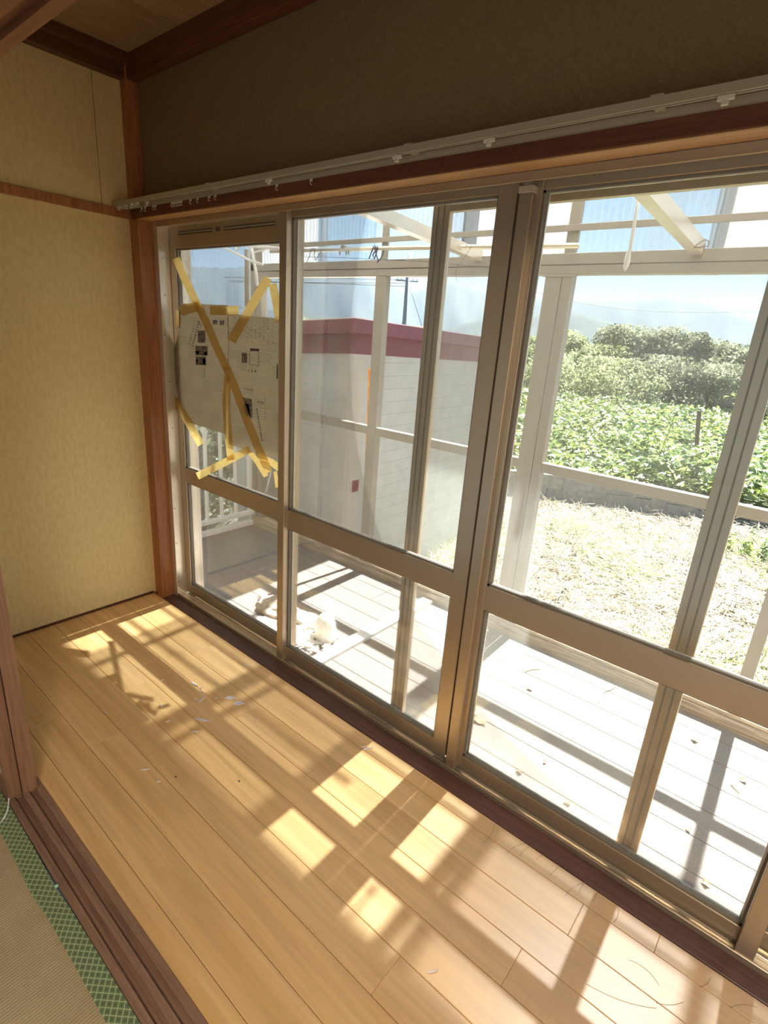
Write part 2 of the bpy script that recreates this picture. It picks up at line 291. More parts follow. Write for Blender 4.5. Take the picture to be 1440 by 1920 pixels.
# ------------------------------------------------------------------ mesh helpers
class MB:
    def __init__(s): s.v = []; s.f = []
    def add(s, vs, fs):
        o = len(s.v); s.v += [tuple(map(float, p)) for p in vs]; s.f += [tuple(i + o for i in q) for q in fs]; return s
    def box(s, x0, x1, y0, y1, z0, z1, ch=0.0):
        if x0 > x1: x0, x1 = x1, x0
        if y0 > y1: y0, y1 = y1, y0
        if z0 > z1: z0, z1 = z1, z0
        if ch <= 0:
            v = [(x, y, z) for x in (x0, x1) for y in (y0, y1) for z in (z0, z1)]
            return s.add(v, [(0, 1, 3, 2), (4, 6, 7, 5), (0, 4, 5, 1), (2, 3, 7, 6), (0, 2, 6, 4), (1, 5, 7, 3)])
        bm = bmesh.new(); bmesh.ops.create_cube(bm, size=1.0)
        bmesh.ops.scale(bm, vec=(x1 - x0, y1 - y0, z1 - z0), verts=bm.verts)
        bmesh.ops.translate(bm, vec=((x0 + x1) / 2, (y0 + y1) / 2, (z0 + z1) / 2), verts=bm.verts)
        ch = min(ch, .45 * min(x1 - x0, y1 - y0, z1 - z0))
        bmesh.ops.bevel(bm, geom=list(bm.edges), offset=ch, segments=1, affect='EDGES')
        bm.verts.index_update(); s.add([v.co[:] for v in bm.verts], [[v.index for v in f.verts] for f in bm.faces]); bm.free(); return s
    def obox(s, c, ax, hx, hy, hz):
        """oriented box: centre, three unit axes, half sizes"""
        c = Vector(c); X, Y, Z = (Vector(a) for a in ax)
        v = [c + X * a * hx + Y * b * hy + Z * d * hz for a in (-1, 1) for b in (-1, 1) for d in (-1, 1)]
        return s.add(v, [(0, 1, 3, 2), (4, 6, 7, 5), (0, 4, 5, 1), (2, 3, 7, 6), (0, 2, 6, 4), (1, 5, 7, 3)])
    def tube(s, pts, r, n=8, caps=True):
        pts = [Vector(p) for p in pts]; R = r if isinstance(r, (list, tuple)) else [r] * len(pts); rings = []
        up = None
        for i, p in enumerate(pts):
            d = (pts[min(i + 1, len(pts) - 1)] - pts[max(i - 1, 0)]).normalized()
            if up is None:
                up = Vector((0, 0, 1)) if abs(d.z) < .9 else Vector((1, 0, 0))
            a = d.cross(up).normalized(); b = a.cross(d).normalized(); up = b
            rings.append([p + (a * math.cos(2 * math.pi * k / n) + b * math.sin(2 * math.pi * k / n)) * R[i] for k in range(n)])
        v = [q for g in rings for q in g]; f = []
        for i in range(len(rings) - 1):
            for k in range(n):
                f.append((i * n + k, i * n + (k + 1) % n, (i + 1) * n + (k + 1) % n, (i + 1) * n + k))
        if caps: f.append(tuple(range(n - 1, -1, -1))); f.append(tuple((len(rings) - 1) * n + k for k in range(n)))
        return s.add(v, f)
    def prism(s, poly, axis, a0, a1):
        """extrude a 2D outline along an axis"""
        def P(u, w, a): return {'x': (a, u, w), 'y': (u, a, w), 'z': (u, w, a)}[axis]
        n = len(poly); v = [P(u, w, a0) for u, w in poly] + [P(u, w, a1) for u, w in poly]
        f = [tuple(range(n)), tuple(range(2 * n - 1, n - 1, -1))] + [(i, (i + 1) % n + 0, (i + 1) % n + n, i + n) for i in range(n)]
        return s.add(v, f)
    def build(s, name, mat, parent=None, smooth=False, kind=None, label=None, world=True):
        off = Vector((0, 0, 0))
        if parent is not None and world:
            q = parent
            while q is not None: off += q.location; q = q.parent
        me = bpy.data.meshes.new(name); me.from_pydata([tuple(Vector(p) - off) for p in s.v], [], s.f)
        bm = bmesh.new(); bm.from_mesh(me); bmesh.ops.recalc_face_normals(bm, faces=bm.faces); bm.to_mesh(me); bm.free()
        if smooth: me.polygons.foreach_set('use_smooth', [True] * len(me.polygons))
        me.materials.append(mat); me.update()
        o = bpy.data.objects.new(name, me); COL.objects.link(o)
        if parent is not None: o.parent = parent
        if kind: o['kind'] = kind
        if label: o['label'] = label
        return o
def np_mesh(name, V, Fc, mat, parent=None, kind=None, off=(0, 0, 0)):
    me = bpy.data.meshes.new(name); V = np.asarray(V, dtype=np.float32) - np.asarray(off, dtype=np.float32); Fc = np.asarray(Fc, dtype=np.int32)
    me.vertices.add(len(V)); me.vertices.foreach_set('co', V.ravel()); k = Fc.shape[1]
    me.loops.add(Fc.size); me.loops.foreach_set('vertex_index', Fc.ravel())
    me.polygons.add(len(Fc)); me.polygons.foreach_set('loop_start', np.arange(0, Fc.size, k, dtype=np.int32)); me.polygons.foreach_set('loop_total', np.full(len(Fc), k, dtype=np.int32))
    me.update(calc_edges=True); me.validate(); me.materials.append(mat)
    o = bpy.data.objects.new(name, me); COL.objects.link(o)
    if parent is not None: o.parent = parent
    if kind: o['kind'] = kind
    return o
def empty(name, loc, label=None, cat=None, group=None, kind=None):
    o = bpy.data.objects.new(name, None); o.empty_display_size = .05; COL.objects.link(o); o.location = loc
    return tag(o, label, cat, group, kind)
def tag(o, label=None, cat=None, group=None, kind=None):
    if label: o['label'] = label
    if cat: o['category'] = cat
    if group: o['group'] = group
    if kind: o['kind'] = kind
    return o
def bx(name, mat, parent, *a, ch=0, **k): return MB().box(*a, ch=ch).build(name, mat, parent, **k)

# ================================================================== ROOM SHELL
XL, XR = -2.70, 2.4           # end wall, far right (off frame)
YS = 1.325                    # inner edge of the window sill
ZC = 2.50
# --- floor of the corridor: long boards
fl = empty('floor', (0, 0.9, 0), kind='structure')
bx('subfloor', M['dark'], fl, XL - .1, XR, .40, 1.40, -.06, -.018)
edges = [.405] + [.465 + .1138 * k for k in range(8)] + [YS]
edges = [e for e in edges if e <= YS]
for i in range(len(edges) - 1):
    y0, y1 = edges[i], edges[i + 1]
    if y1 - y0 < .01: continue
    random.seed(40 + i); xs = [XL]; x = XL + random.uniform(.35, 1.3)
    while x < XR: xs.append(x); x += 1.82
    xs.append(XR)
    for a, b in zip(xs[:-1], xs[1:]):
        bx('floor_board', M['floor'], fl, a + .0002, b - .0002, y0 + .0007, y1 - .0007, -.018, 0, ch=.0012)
rs_ = random.Random(4)
for px, py, ln, an, cu in ((905, 1580, .10, 1.3, .9), (950, 1600, .09, 1.5, -.8), (975, 1605, .10, 1.6, -.9), (1005, 1612, .08, 1.45, -1.1), (1030, 1640, .08, 1.2, .8), (1060, 1680, .10, 1.5, -.7), (1085, 1675, .09, 1.7, -.9), (1110, 1690, .08, 1.4, .7),
                           (1100, 1845, .16, .2, .5), (1180, 1800, .08, .4, -1.2), (1285, 1760, .05, .9, 1.1), (1310, 1850, .05, .8, .9), (1230, 1880, .07, .5, .6), (1370, 1890, .07, 1.1, -.8), (1340, 1785, .05, .6, -1.5), (1150, 1730, .06, 1.3, .9)):
    c_ = onZ(px, py, .0004); V_ = []; a_ = an; x_, y_ = c_.x, c_.y
    for k_ in range(9):
        nx_, ny_ = -math.sin(a_) * .0006, math.cos(a_) * .0006; V_ += [(x_ - nx_, y_ - ny_, .00035), (x_ + nx_, y_ + ny_, .00035)]
        x_ += math.cos(a_) * ln / 8; y_ += math.sin(a_) * ln / 8; a_ += cu / 8
    mb_ = MB(); mb_.add([v_ for v_ in V_ if True], [(2 * q_, 2 * q_ + 1, 2 * q_ + 3, 2 * q_ + 2) for q_ in range(8)]); mb_.build('scuff_mark', M['scuff'], fl)
# --- sill strip between boards and window frame
sl = bx('trim_1', M['sill'], None, XL + .0, XR, YS + .002, 1.402, -.03, .002, ch=.002); tag(sl, kind='structure')
# --- threshold with two sliding grooves
th = empty('trim_2', (0, .36, 0), kind='structure')
prof = [(.308, -.03), (.308, .004), (.327, .004), (.327, -.006), (.349, -.006), (.349, .004), (.366, .004), (.366, -.006), (.386, -.006), (.386, .004), (.405, .004), (.405, -.03)]
MB().prism(prof, 'x', -2.70, XR).build('threshold_rail', M['thresh'], th)
# --- lintel over the sliding-door opening, with the matching grooves
km = empty('trim_3', (0, .36, 1.9), kind='structure')
prof = [(.30, 1.95), (.30, 1.872), (.322, 1.872), (.322, 1.884), (.340, 1.884), (.340, 1.872), (.360, 1.872), (.360, 1.884), (.382, 1.884), (.382, 1.872), (.402, 1.872), (.402, 1.95)]
MB().prism(prof, 'x', XL, XR).build('lintel_beam', M['brown'], km)
bx('small_wall', M['paper2'], km, XL, XR, .32, .385, 1.95, ZC + .02)
# --- end wall
wl = empty('wall_left', (XL, .8, 0), kind='structure')
bx('lower_panel', M['paper'], wl, XL - .06, XL, .40, 1.36, 0, 1.90)
bx('upper_panel', M['paper'], wl, XL - .06, XL, .40, 1.219, 1.925, ZC + .02)
bx('upper_panel', M['paper'], wl, XL - .06, XL, 1.2215, 1.40, 1.925, ZC + .02)
bx('seam', M['dark'], wl, XL - .06, XL - .004, 1.2185, 1.222, 1.92, ZC)
bx('rail_moulding', M['brownz'], wl, XL - .05, XL + .014, .40, 1.345, 1.893, 1.930, ch=.001)
bx('back_panel', M['room'], wl, XL - .06, XL - .001, -3.3, .40, 0, ZC + .02)
bx('baseboard_left', M['brownd'], None, XL, XL + .007, .41, 1.322, 0, .011)['kind'] = 'structure'
# --- corner post, head beam, jamb
bx('trim_4', M['brownz'], None, XL - .06, -2.652, 1.338, 1.56, 0, ZC + .02, ch=.001)['kind'] = 'structure'
bx('trim_5', M['brownz'], None, -2.652, -2.602, YS, 1.47, 0, 1.889, ch=.001)['kind'] = 'structure'
bx('trim_7', M['lit_soffit'], None, -2.602, XR, YS + .002, 1.393, 1.8885, 1.8905)['kind'] = 'structure'  # strip under the head beam, bounce light put into its colour
bx('trim_6', M['browndx'], None, -2.66, XR, YS, 1.56, 1.891, 1.942, ch=.002)['kind'] = 'structure'
# --- wall above the windows
wf = empty('wall_front', (0, 1.4, 1.94), kind='structure')
bx('plaster', M['paper2'], wf, -2.655, XR, 1.39, 1.55, 1.942, ZC + .02)
bx('exterior_cladding', M['exterior'], wf, -5.2, XR + .5, 1.56, 1.60, 1.96, 3.6)
bx('exterior_side_wall', M['exterior'], wf, -5.2, -2.66, 1.47, 1.60, -.6, 1.96)
bx('exterior_side_wall', M['exterior'], wf, 2.2, XR + .5, 1.47, 1.60, -.6, 1.96)
bx('foundation', M['concrete'], wf, -5.2, XR + .5, 1.42, 1.50, -.6, -.03)
# --- ceiling boards and edge trim
ce = empty('ceiling', (0, .9, ZC), kind='structure')
xs = [XL, -2.23 + .0, -1.775, -1.32, -.865, -.41, .045, .5, .955, 1.41, 1.865, XR]
for a, b in zip(xs[:-1], xs[1:]):
    bx('ceiling_board', M['ceil'], ce, a + .0015, b - .0015, .36, 1.41, ZC + .012, ZC + .022)
bx('ceiling_backing', M['dark'], ce, XL - .1, XR + .1, .36, 1.5, ZC + .023, ZC + .06)
bx('ceiling_trim', M['browndx'], ce, XL, XR, 1.345, 1.392, 2.425, ZC + .012, ch=.001)
bx('ceiling_trim', M['brownd'], ce, XL, XL + .045, .40, 1.345, 2.425, ZC + .012, ch=.001)
bx('ceiling_trim', M['brownd'], ce, XL + .045, XL + .075, .40, 1.345, 2.472, ZC + .012, ch=.001)
# --- back room around the camera (rest of the shell, plus a window added for light)
wb = empty('wall_back', (0, -3.33, 0), kind='structure')
for a in ((XL - .06, -1.9, 0, ZC), (1.7, XR + .06, 0, ZC), (-1.9, 1.7, 0, .3), (-1.9, 1.7, 2.1, ZC)): bx('plaster', M['room'], wb, a[0], a[1], -3.36, -3.3, a[2], a[3])
w6 = empty('window_6', (-.1, -3.33, .3), kind='structure')  # unseen window added in the back wall to let in more skylight
for x in (-1.9, -1.02, -.12, .78, 1.66): bx('stile', M['alu'], w6, x, x + .04, -3.35, -3.32, .3, 2.1)
for z in (.3, 2.06): bx('rail', M['alu'], w6, -1.9, 1.7, -3.348, -3.322, z, z + .04)
bx('glass_pane', M['glass'], w6, -1.88, 1.68, -3.337, -3.333, .32, 2.08)
wr = empty('wall_right', (XR, 0, 0), kind='structure')
bx('plaster', M['room'], wr, XR, XR + .06, -3.3, 1.5, 0, ZC + .02)
bx('ceiling_2', M['ceil'], None, XL - .06, XR + .06, -3.36, .34, ZC - .1, ZC - .06)['kind'] = 'structure'

# --- unseen fill lamp added above and behind the camera to brighten the interior
pl = empty('added_fill_lamp', (1.2, -1.0, 2.05), 'unseen white pendant lamp added in the tatami room as fill light', 'lamp')
MB().tube([(1.2, -1.0, 2.13), (1.2, -1.0, ZC - .1)], .004, 6).build('fill_lamp_cord', M['wire'], pl)
MB().tube([(1.2, -1.0, 2.14), (1.2, -1.0, 2.12), (1.2, -1.0, 2.05), (1.2, -1.0, 2.03)], [.05, .12, .27, .275], 32, caps=False).build('fill_lamp_shade', M['white'], pl, smooth=True)
ll = bpy.data.lights.new('fill_light', 'AREA'); ll.shape = 'DISK'; ll.size = .8; ll.energy = FILL_LAMP_W; ll.color = (1.0, .90, .76)
lo_ = bpy.data.objects.new('fill_light', ll); COL.objects.link(lo_); lo_.parent = pl; lo_.location = (0, 0, -.01)
# --- tatami
tm = empty('tatami_mat', (-.6, -.2, 0), 'beige woven rush tatami mat with green brocade edging beside wooden threshold', 'mat')
bx('mat_surface', M['tatami'], tm, XL, 1.6, -.62, .262, -.05, .0035, ch=.001)
# edging band: slightly kinked, lies on the edge of the mat
kx = [XL, -2.1, -1.62, -1.45, -1.33, -1.27, -1.2, -1.05, -.8, -.3, .5, 1.6]
ki = [.262, .262, .262, .259, .256, .257, .262, .262, .262, .262, .262, .262]
ko = [.306, .306, .306, .305, .302, .301, .305, .306, .306, .306, .306, .306]
vv = []; ff = []
for x, a, b in zip(kx, ki, ko): vv += [(x, a - .004, .0042), (x, a, .0075), (x, b, .0072), (x, b + .0005, -.03)]
for i in range(len(kx) - 1):
    for k in range(3): ff.append((i * 4 + k, i * 4 + k + 1, i * 4 + 5 + k, i * 4 + 4 + k))
mb = MB(); mb.add(vv, ff); eb = mb.build('edging_band', M['border'], tm)
uv = eb.data.uv_layers.new(name='UV')
for p in eb.data.polygons:
    for li in p.loop_indices:
        co = eb.data.vertices[eb.data.loops[li].vertex_index].co
        uv.data[li].uv = (co.x + tm.location.x, (co.y + tm.location.y - .26) / .045)
pn = empty('push_pin', (onZ(106, 1662, .008)), 'pale green push pin stuck in the tatami edging', 'pin')
p = pn.location
MB().tube([(p.x, p.y, .008), (p.x, p.y, .0105), (p.x, p.y, .0125), (p.x, p.y, .014)], [.0045, .0052, .004, .0012], 12).build('pin_head', M['pin'], pn, smooth=True)
MB().tube([(p.x, p.y, -.004), (p.x, p.y, .0085)], .0006, 6).build('pin_point', M['chrome'], pn)
a, b, c = onZ(17, 1494, .012), onZ(14, 1520, .01), onZ(0, 1546, .006)
tag(MB().tube([a + Vector((-.02, .03, .05)), a, (a + b) / 2 + Vector((.002, 0, 0)), b, (b + c) / 2 + Vector((.003, 0, 0)), c, c + Vector((-.08, -.05, -.001)), c + Vector((-.3, -.12, -.001))], .0022, 8).build('cable', M['rope'], None, smooth=True),
    'thin white cable on tatami by sliding door stile', 'cable')

# --- two sliding doors parked at the left of the opening
for k, (y0, y1, xe, lab) in enumerate([(.329, .347, -1.682, 'sliding door in the inner groove, brown stile edge towards tatami'),
                                        (.368, .385, -1.676, 'sliding door in the outer groove, brown stile edge towards corridor')]):
    d = empty('sliding_door', (xe - .45, (y0 + y1) / 2, -.006), lab, 'door')
    z0, z1 = -.0055, 1.88
    ya, yb = (.312, .3485) if k == 0 else (.3505, .392)
    bx('stile', M['stile'], d, xe - .03, xe, ya, yb, .0045, 1.868, ch=.001)
    bx('stile', M['stile'], d, xe - .92, xe - .89, ya, yb, .0045, 1.868, ch=.001)
    bx('runner_tongue', M['stile'], d, xe - .92, xe, y0, y1, z0, .0045)
    pnl = bx('panel', M['shoji'], d, xe - .89, xe - .03, ya + .008, yb - .008, .05, 1.82)
    bx('bottom_rail', M['stile'], d, xe - .89, xe - .03, ya + .003, yb - .003, .0045, .05)
    bx('top_rail', M['stile'], d, xe - .89, xe - .03, ya + .003, yb - .003, 1.82, 1.868)
    bx('finger_pull', M['dark'], pnl, xe - .06, xe - .035, ya - .001, ya + .006, .82, .90)

# ================================================================== WINDOWS
# frame in the wall
w0 = empty('window_1', (-.6, 1.45, 0), kind='structure', label=None)
def wf_part(n, *a, mat='alu2', ch=.0015): return bx(n, M[mat], w0, *a, ch=ch)
AL, AR = -2.602, 1.15
wf_part('frame_jamb', AL, -2.566, 1.395, 1.56, .0, 1.889)
wf_part('frame_jamb', AR, AR + .04, 1.395, 1.56, .0, 1.889)
wf_part('frame_head', -2.566, AR, 1.395, 1.56, 1.874, 1.889)
wf_part('frame_sill', -2.566, AR, 1.402, 1.492, -.03, .004)
wf_part('frame_sill', -2.566, AR, 1.492, 1.56, -.05, -.026)
wf_part('sill_lip', -2.566, AR, 1.395, 1.4035, .0, .020, mat='alu')
wf_part('head_lip', -2.566, AR, 1.393, 1.400, 1.866, 1.889, mat='alu')
wf_part('sill_track', -2.566, AR, 1.434, 1.437, .004, .016)
wf_part('sill_track', -2.566, AR, 1.475, 1.478, .004, .016)
wf_part('outer_flange', AL - .03, AL, 1.47, 1.57, -.03, 1.93)
for zz in (.09, .32, .52, .72, .95, 1.18, 1.40, 1.58, 1.74):
    MB().tube([(-2.5672 + .0012, 1.405 + (.012 if int(zz * 50) % 2 else 0), zz), (-2.5635, 1.405 + (.012 if int(zz * 50) % 2 else 0), zz)], .0028, 8).build('screw', M['bead'], w0)
bx('wall_front_right', M['room'], None, AR + .04, XR, YS, 1.56, 0, 1.889)['kind'] = 'structure'

def sash(idx, x0, x1, yf, mid=(.661, .747), lw=.045, rw=.045, top=.036, bottom=.062, extra=None):
    """one sliding sash; yf = room-side face of its rails"""
    g = empty('window_%d' % idx, ((x0 + x1) / 2, yf + .015, .016), kind='structure')
    z0, z1 = .016, 1.886; yb = yf + .030
    a, b = x0 + lw, x1 - rw
    bx('stile', M['alu'], g, x0, a, yf, yb, z0, z1, ch=.0012)
    bx('stile', M['alu'], g, b, x1, yf, yb, z0, z1, ch=.0012)
    bx('bottom_rail', M['alu'], g, a, b, yf + .001, yb - .001, z0 + .002, z0 + bottom, ch=.0012)
    bx('top_rail', M['alu'], g, a, b, yf + .001, yb - .001, z1 - top, z1, ch=.0012)
    bx('middle_rail', M['alu'], g, a, b, yf + .001, yb - .001, mid[0], mid[1], ch=.0012)
    zz = [z0 + bottom, mid[0], mid[1], z1 - top]
    for q0, q1 in ((zz[0], zz[1]), (zz[2], zz[3])):
        gp_ = bx('glass_pane', M['glass'], g, a - .004, b + .004, yf + .0135, yf + .0165, q0 - .003, q1 + .003)
        f = MB()
        f.box(a, a + .006, yf + .008, yf + .022, q0, q1).box(b - .006, b, yf + .008, yf + .022, q0, q1).box(a, b, yf + .008, yf + .022, q0, q0 + .006).box(a, b, yf + .008, yf + .022, q1 - .006, q1)
        f.build('glazing_bead', M['bead'], gp_)
        f = MB()
        for e0, e1 in ((yf + .0235, yb),):
            f.box(a, a + .010, e0, e1 - .001, q0, q1).box(b - .010, b, e0, e1 - .001, q0, q1).box(a, b, e0, e1 - .001, q0, q0 + .005).box(a, b, e0, e1 - .001, q1 - .005, q1)
        f.build('outer_bead', M['alu2'], gp_)
    return g
YI, YO = 1.419, 1.452
s2 = sash(2, -2.562, -1.667, YO, mid=(.667, .744), lw=.042, rw=.045, top=.102, bottom=.055)
# ventilator slots in the top rail of the leftmost sash
for xa, xb in ((-2.485, -2.215), (-2.13, -1.80)):
    bx('vent_slot', M['aludark'], s2, xa, xb, YO - .0008, YO + .004, 1.847, 1.853)
    bx('vent_slot', M['aludark'], s2, xa, xb, YO - .0008, YO + .004, 1.837, 1.843)
    bx('vent_slider', M['alu2'], s2, xa, xb, YO - .0015, YO + .002, 1.8435, 1.8465)
bx('vent_knob', M['aludark'], s2, -2.185, -2.160, YO - .003, YO + .003, 1.838, 1.854)
s3 = sash(3, -1.709, -.778, YI, lw=.040, rw=.056)
bx('meeting_stile', M['alu'], s3, -1.709, -1.669, 1.399, YI, .014, 1.872, ch=.0012)
bx('stile_rebate', M['alu'], s3, -.7775, -.740, YI + .019, YI + .03, .016, 1.886, ch=.001)
s4 = sash(4, -.764 + .026, .19, YI, lw=.030, rw=.042)
bx('meeting_stile', M['alu'], s4, -.762, -.7245, 1.400, YI + .004, .014, 1.842, ch=.0015)
bx('stile_cap', M['alu2'], s4, -.765, -.7225, 1.397, YI + .002, 1.842, 1.858, ch=.001)
bx('end_stile', M['alu'], s4, .148, .190, 1.399, YI, .014, 1.872, ch=.0012)
s5 = sash(5, .147, 1.14, YO, mid=(.667, .744))

# --- insect screen standing outside the two middle sashes
sc = empty('insect_screen', (-.62, 1.512, .02), 'dusty insect screen with beige aluminium frame outside the middle sashes', 'screen')
SX0, SX1, SY0, SY1 = -1.105, -.128, 1.503, 1.524
for a, b in ((SX0, SX0 + .062), (SX1 - .062, SX1)):
    f = MB().box(a, b, SY0, SY1, -.024, 1.874, ch=.001)
    fs_ = f.build('frame_stile', M['alu'], sc)
    MB().box(a + .018, a + .022, SY0 - .002, SY0 + .001, .02, 1.87).box(a + .040, a + .044, SY0 - .002, SY0 + .001, .02, 1.87).build('frame_groove', M['bead'], fs_)
bx('frame_rail', M['alu'], sc, SX0 + .062, SX1 - .062, SY0, SY1, -.024, -.004, ch=.001)
bx('frame_rail', M['alu'], sc, SX0 + .062, SX1 - .062, SY0, SY1, 1.84, 1.874, ch=.001)
mb = MB(); mb.add([(SX0 + .06, 1.512, -.006), (SX1 - .06, 1.512, -.006), (SX1 - .06, 1.512, 1.845), (SX0 + .06, 1.512, 1.845)], [(0, 1, 2, 3)])
mb.build('mesh_fabric', M['mesh'], sc)

# --- latch on the corner post
lt = empty('window_latch', (-2.652, 1.334, .985), 'small steel latch halfway up the brown corner post', 'latch')
bx('latch_plate', M['chrome'], lt, -2.665, -2.651, 1.334, 1.338, .965, 1.005, ch=.0005)
MB().tube([(-2.658, 1.334, .985), (-2.658, 1.322, .985)], .0035, 8).build('latch_bolt', M['chrome'], lt)
MB().tube([(-2.658, 1.323, .985), (-2.640, 1.322, .982)], .003, 8).build('latch_lever', M['chrome'], lt)

# ================================================================== CURTAIN RAIL
cr = empty('curtain_rail', (-1, 1.3, 1.94), 'double aluminium curtain rail with clear runners along the window head', 'curtain rail')
def railp(y, z0, z1, w, n):
    h = w / 2
    prof = [(y - h, z0), (y - h, z1), (y + h, z1), (y + h, z0), (y + .0025, z0), (y + .0025, z0 + .002), (y + h - .002, z0 + .002), (y + h - .002, z1 - .002), (y - h + .002, z1 - .002), (y - h + .002, z0 + .002), (y - .0025, z0 + .002), (y - .0025, z0)]
    MB().prism(prof, 'x', -2.694, XR - .05).build(n, M['track'], cr)
railp(1.272, 1.933, 1.949, .018, 'front_rail'); railp(1.322, 1.929, 1.943, .018, 'rear_rail')
for x in (-2.66, -1.95, -1.03, -.42, -.20, .6, 1.5):
    f = MB().box(x - .012, x + .012, 1.262, 1.388, 1.9492, 1.952).box(x - .012, x + .012, 1.3865, 1.3895, 1.9435, 1.972).box(x - .010, x + .010, 1.289, 1.303, 1.9355, 1.9492)
    f.build('bracket', M['track'], cr)
def runner(x, y, z):
    f = MB().box(x - .004, x + .004, y - .0022, y + .0022, z - .004, z + .003)
    n = 10; f.tube([(x, y + .005 * math.sin(2 * math.pi * k / n), z - .0095 + .0055 * math.cos(2 * math.pi * k / n)) for k in range(n + 1)], .0013, 5, caps=False)
    f.build('runner', M['runner'], cr)
for x in (-2.66, -2.63, -2.60, -2.585, -2.55, -2.53, -2.50, -2.48): runner(x, 1.272, 1.931)
for x in (-2.55, -2.52, -2.45, -2.43, -2.16, -2.11, -2.03, -1.99, -1.63, -1.46): runner(x, 1.322, 1.927)
for x in (-2.30, -2.285, -2.27, -2.255, -2.24, -2.225): runner(x, 1.322, 1.927)
for x in (-2.655, -2.41, -1.61, -1.07, -.79, -.30): # hooks of the glider blocks under the front rail
    MB().box(x - .014, x + .014, 1.268, 1.276, 1.924, 1.9325, ch=.001).box(x - .006, x + .006, 1.269, 1.275, 1.916, 1.924, ch=.001).build('glider_block', M['runner'], cr)
bx('end_cap', M['track'], cr, -2.698, -2.692, 1.260, 1.284, 1.929, 1.951, ch=.001)
bx('end_cap', M['track'], cr, -2.698, -2.692, 1.312, 1.334, 1.926, 1.945, ch=.001)

# ================================================================== NEWSPAPER AND TAPE ON THE LEFT SASH
YN = 1.4475
def patch(name, pts, y, mat, parent=None, div=0, wob=.0, thick=.0004, seed=1):
    """flat sheet from an outline given in picture points, laid at its real place on the sash"""
    P = [onY(px, py, y) for px, py in pts]
    random.seed(seed); n = len(P); c = sum(P, Vector()) / n
    bulge = Vector((0, -wob, 0))
    v = P + [c + bulge] + [p + Vector((0, thick, 0)) for p in P]
    f = [(i, (i + 1) % n, n) for i in range(n)] + [(i, (i + 1) % n, n + 1 + (i + 1) % n, n + 1 + i) for i in range(n)] 
    mb = MB(); mb.add(v, f); return mb.build(name, mat, parent)
def newspaper(pts, y, lab, ph, seed):
    P0 = onY(*pts[0], y); e = empty('newspaper_sheet', P0, lab, 'newspaper')
    pa = patch('paper', pts, y, M['news'], e, wob=.006, seed=seed)
    for q in ph: patch(q[0], q[1], y - .0068, M[q[2]], pa, thick=.0002)
    return e
def rect(x0, y0, x1, y1, sk=.0): return [(x0, y0), (x1, y0 + sk), (x1, y1 + sk), (x0, y1)]
heads = []
def glyph(x, y, w, h, sd, mat='ink', dx=.0):
    g = random.Random(sd); out = []; t = w * .16
    for k in range(g.choice((2, 3))):
        yy = y + h * (.05 + .36 * k + g.uniform(0, .08)); out.append(('headline_glyph', rect(x, yy, x + w * g.uniform(.7, 1), yy + t), mat))
    for k in range(g.choice((1, 2))):
        xx = x + w * (g.uniform(.1, .35) + .42 * k); out.append(('headline_glyph', rect(xx, y + h * g.uniform(0, .2), xx + t, y + h * g.uniform(.8, 1)), mat))
    return out
for i in range(10): heads += glyph(370.5 - i * 1.2, 602 + i * 4.9, 4.4, 4.2, i)
for i in range(8): heads += glyph(362 - i * 1.2, 611 + i * 4.6, 2.9, 3.0, 20 + i)
for i in range(2): heads += glyph(399 + i * 12.5, 599.5 + i, 9.5, 8.5, 40 + i)
for i in range(5): heads += glyph(375, 596 - 5 + i * 2.6 + 14, 2.2, 2.0, 50 + i)
for i in range(6): heads += glyph(383 - i * .2, 690 + i * 3.2, 2.2, 2.4, 60 + i)
for i in range(12): heads += glyph(338 - i * .3, 668 + i * 4.0, 1.7, 2.4, 70 + i)
newspaper([(339, 569), (428, 572), (429, 690), (428, 816), (390, 803), (352, 792), (335, 748), (323, 682), (326, 655), (338, 612)], YN,
    'left newspaper page taped over the broken pane, lighter of the two pages',
    heads + [('printed_photo', rect(371, 619, 385, 642, 1), 'inkgrey'), ('printed_photo', rect(366, 648, 389, 666, 1), 'inkgrey'), ('printed_photo', rect(367, 668, 386, 684, 1), 'inkgrey'),
     ('printed_photo', rect(367, 658, 373, 664), 'ink'), ('printed_photo', rect(383, 660, 388, 666), 'ink'), ('printed_photo', rect(380, 672, 386, 683), 'ink'), ('printed_photo', rect(368, 674, 371, 681), 'ink')], 3)
h2 = [('printed_photo', [(456, 745), (472, 748), (473, 784), (462, 778)], 'inkgrey'), ('printed_photo', [(459, 757), (466, 757), (470, 780), (463, 776)], 'ink'),
      ('printed_box', rect(469, 653, 486, 658, 1), 'ink'), ('printed_box', rect(467.5, 658, 468.2, 683), 'ink'), ('printed_box', rect(484.5, 660, 485.2, 686), 'ink'), ('printed_box', rect(467.5, 683, 485, 684, 2.5), 'ink'),
      ('printed_photo', rect(453, 661, 463, 680, 1), 'inkgrey'), ('headline_glyph', [(519, 682), (521, 682), (521, 710), (518, 710)], 'ink')]
for i in range(3): h2 += glyph(482 + i * 5, 751.5 + i * .8, 4.2, 4.2, 90 + i)
for i in range(13): h2 += glyph(480 + i * .8, 766 + i * 4.8, 3.6, 3.7, 100 + i)
for i in range(9): h2 += glyph(496.5, 744 + i * 5.2, 2.0, 3.4, 120 + i)
for i in range(5): h2 += glyph(458 + i * 3.4, 728 + i * .5, 3, 3.2, 140 + i)
for c_ in range(7):
    for i in range(6): h2 += glyph(462 + c_ * 8, 612 + i * 5 + c_ * .6, 2.2, 3.2, 200 + c_ * 10 + i) if (c_ * 7 + i * 3) % 5 < 3 else []
for i in range(3): h2 += glyph(465 + i * 6, 693 + i * .6, 3.4, 4.2, 300 + i)
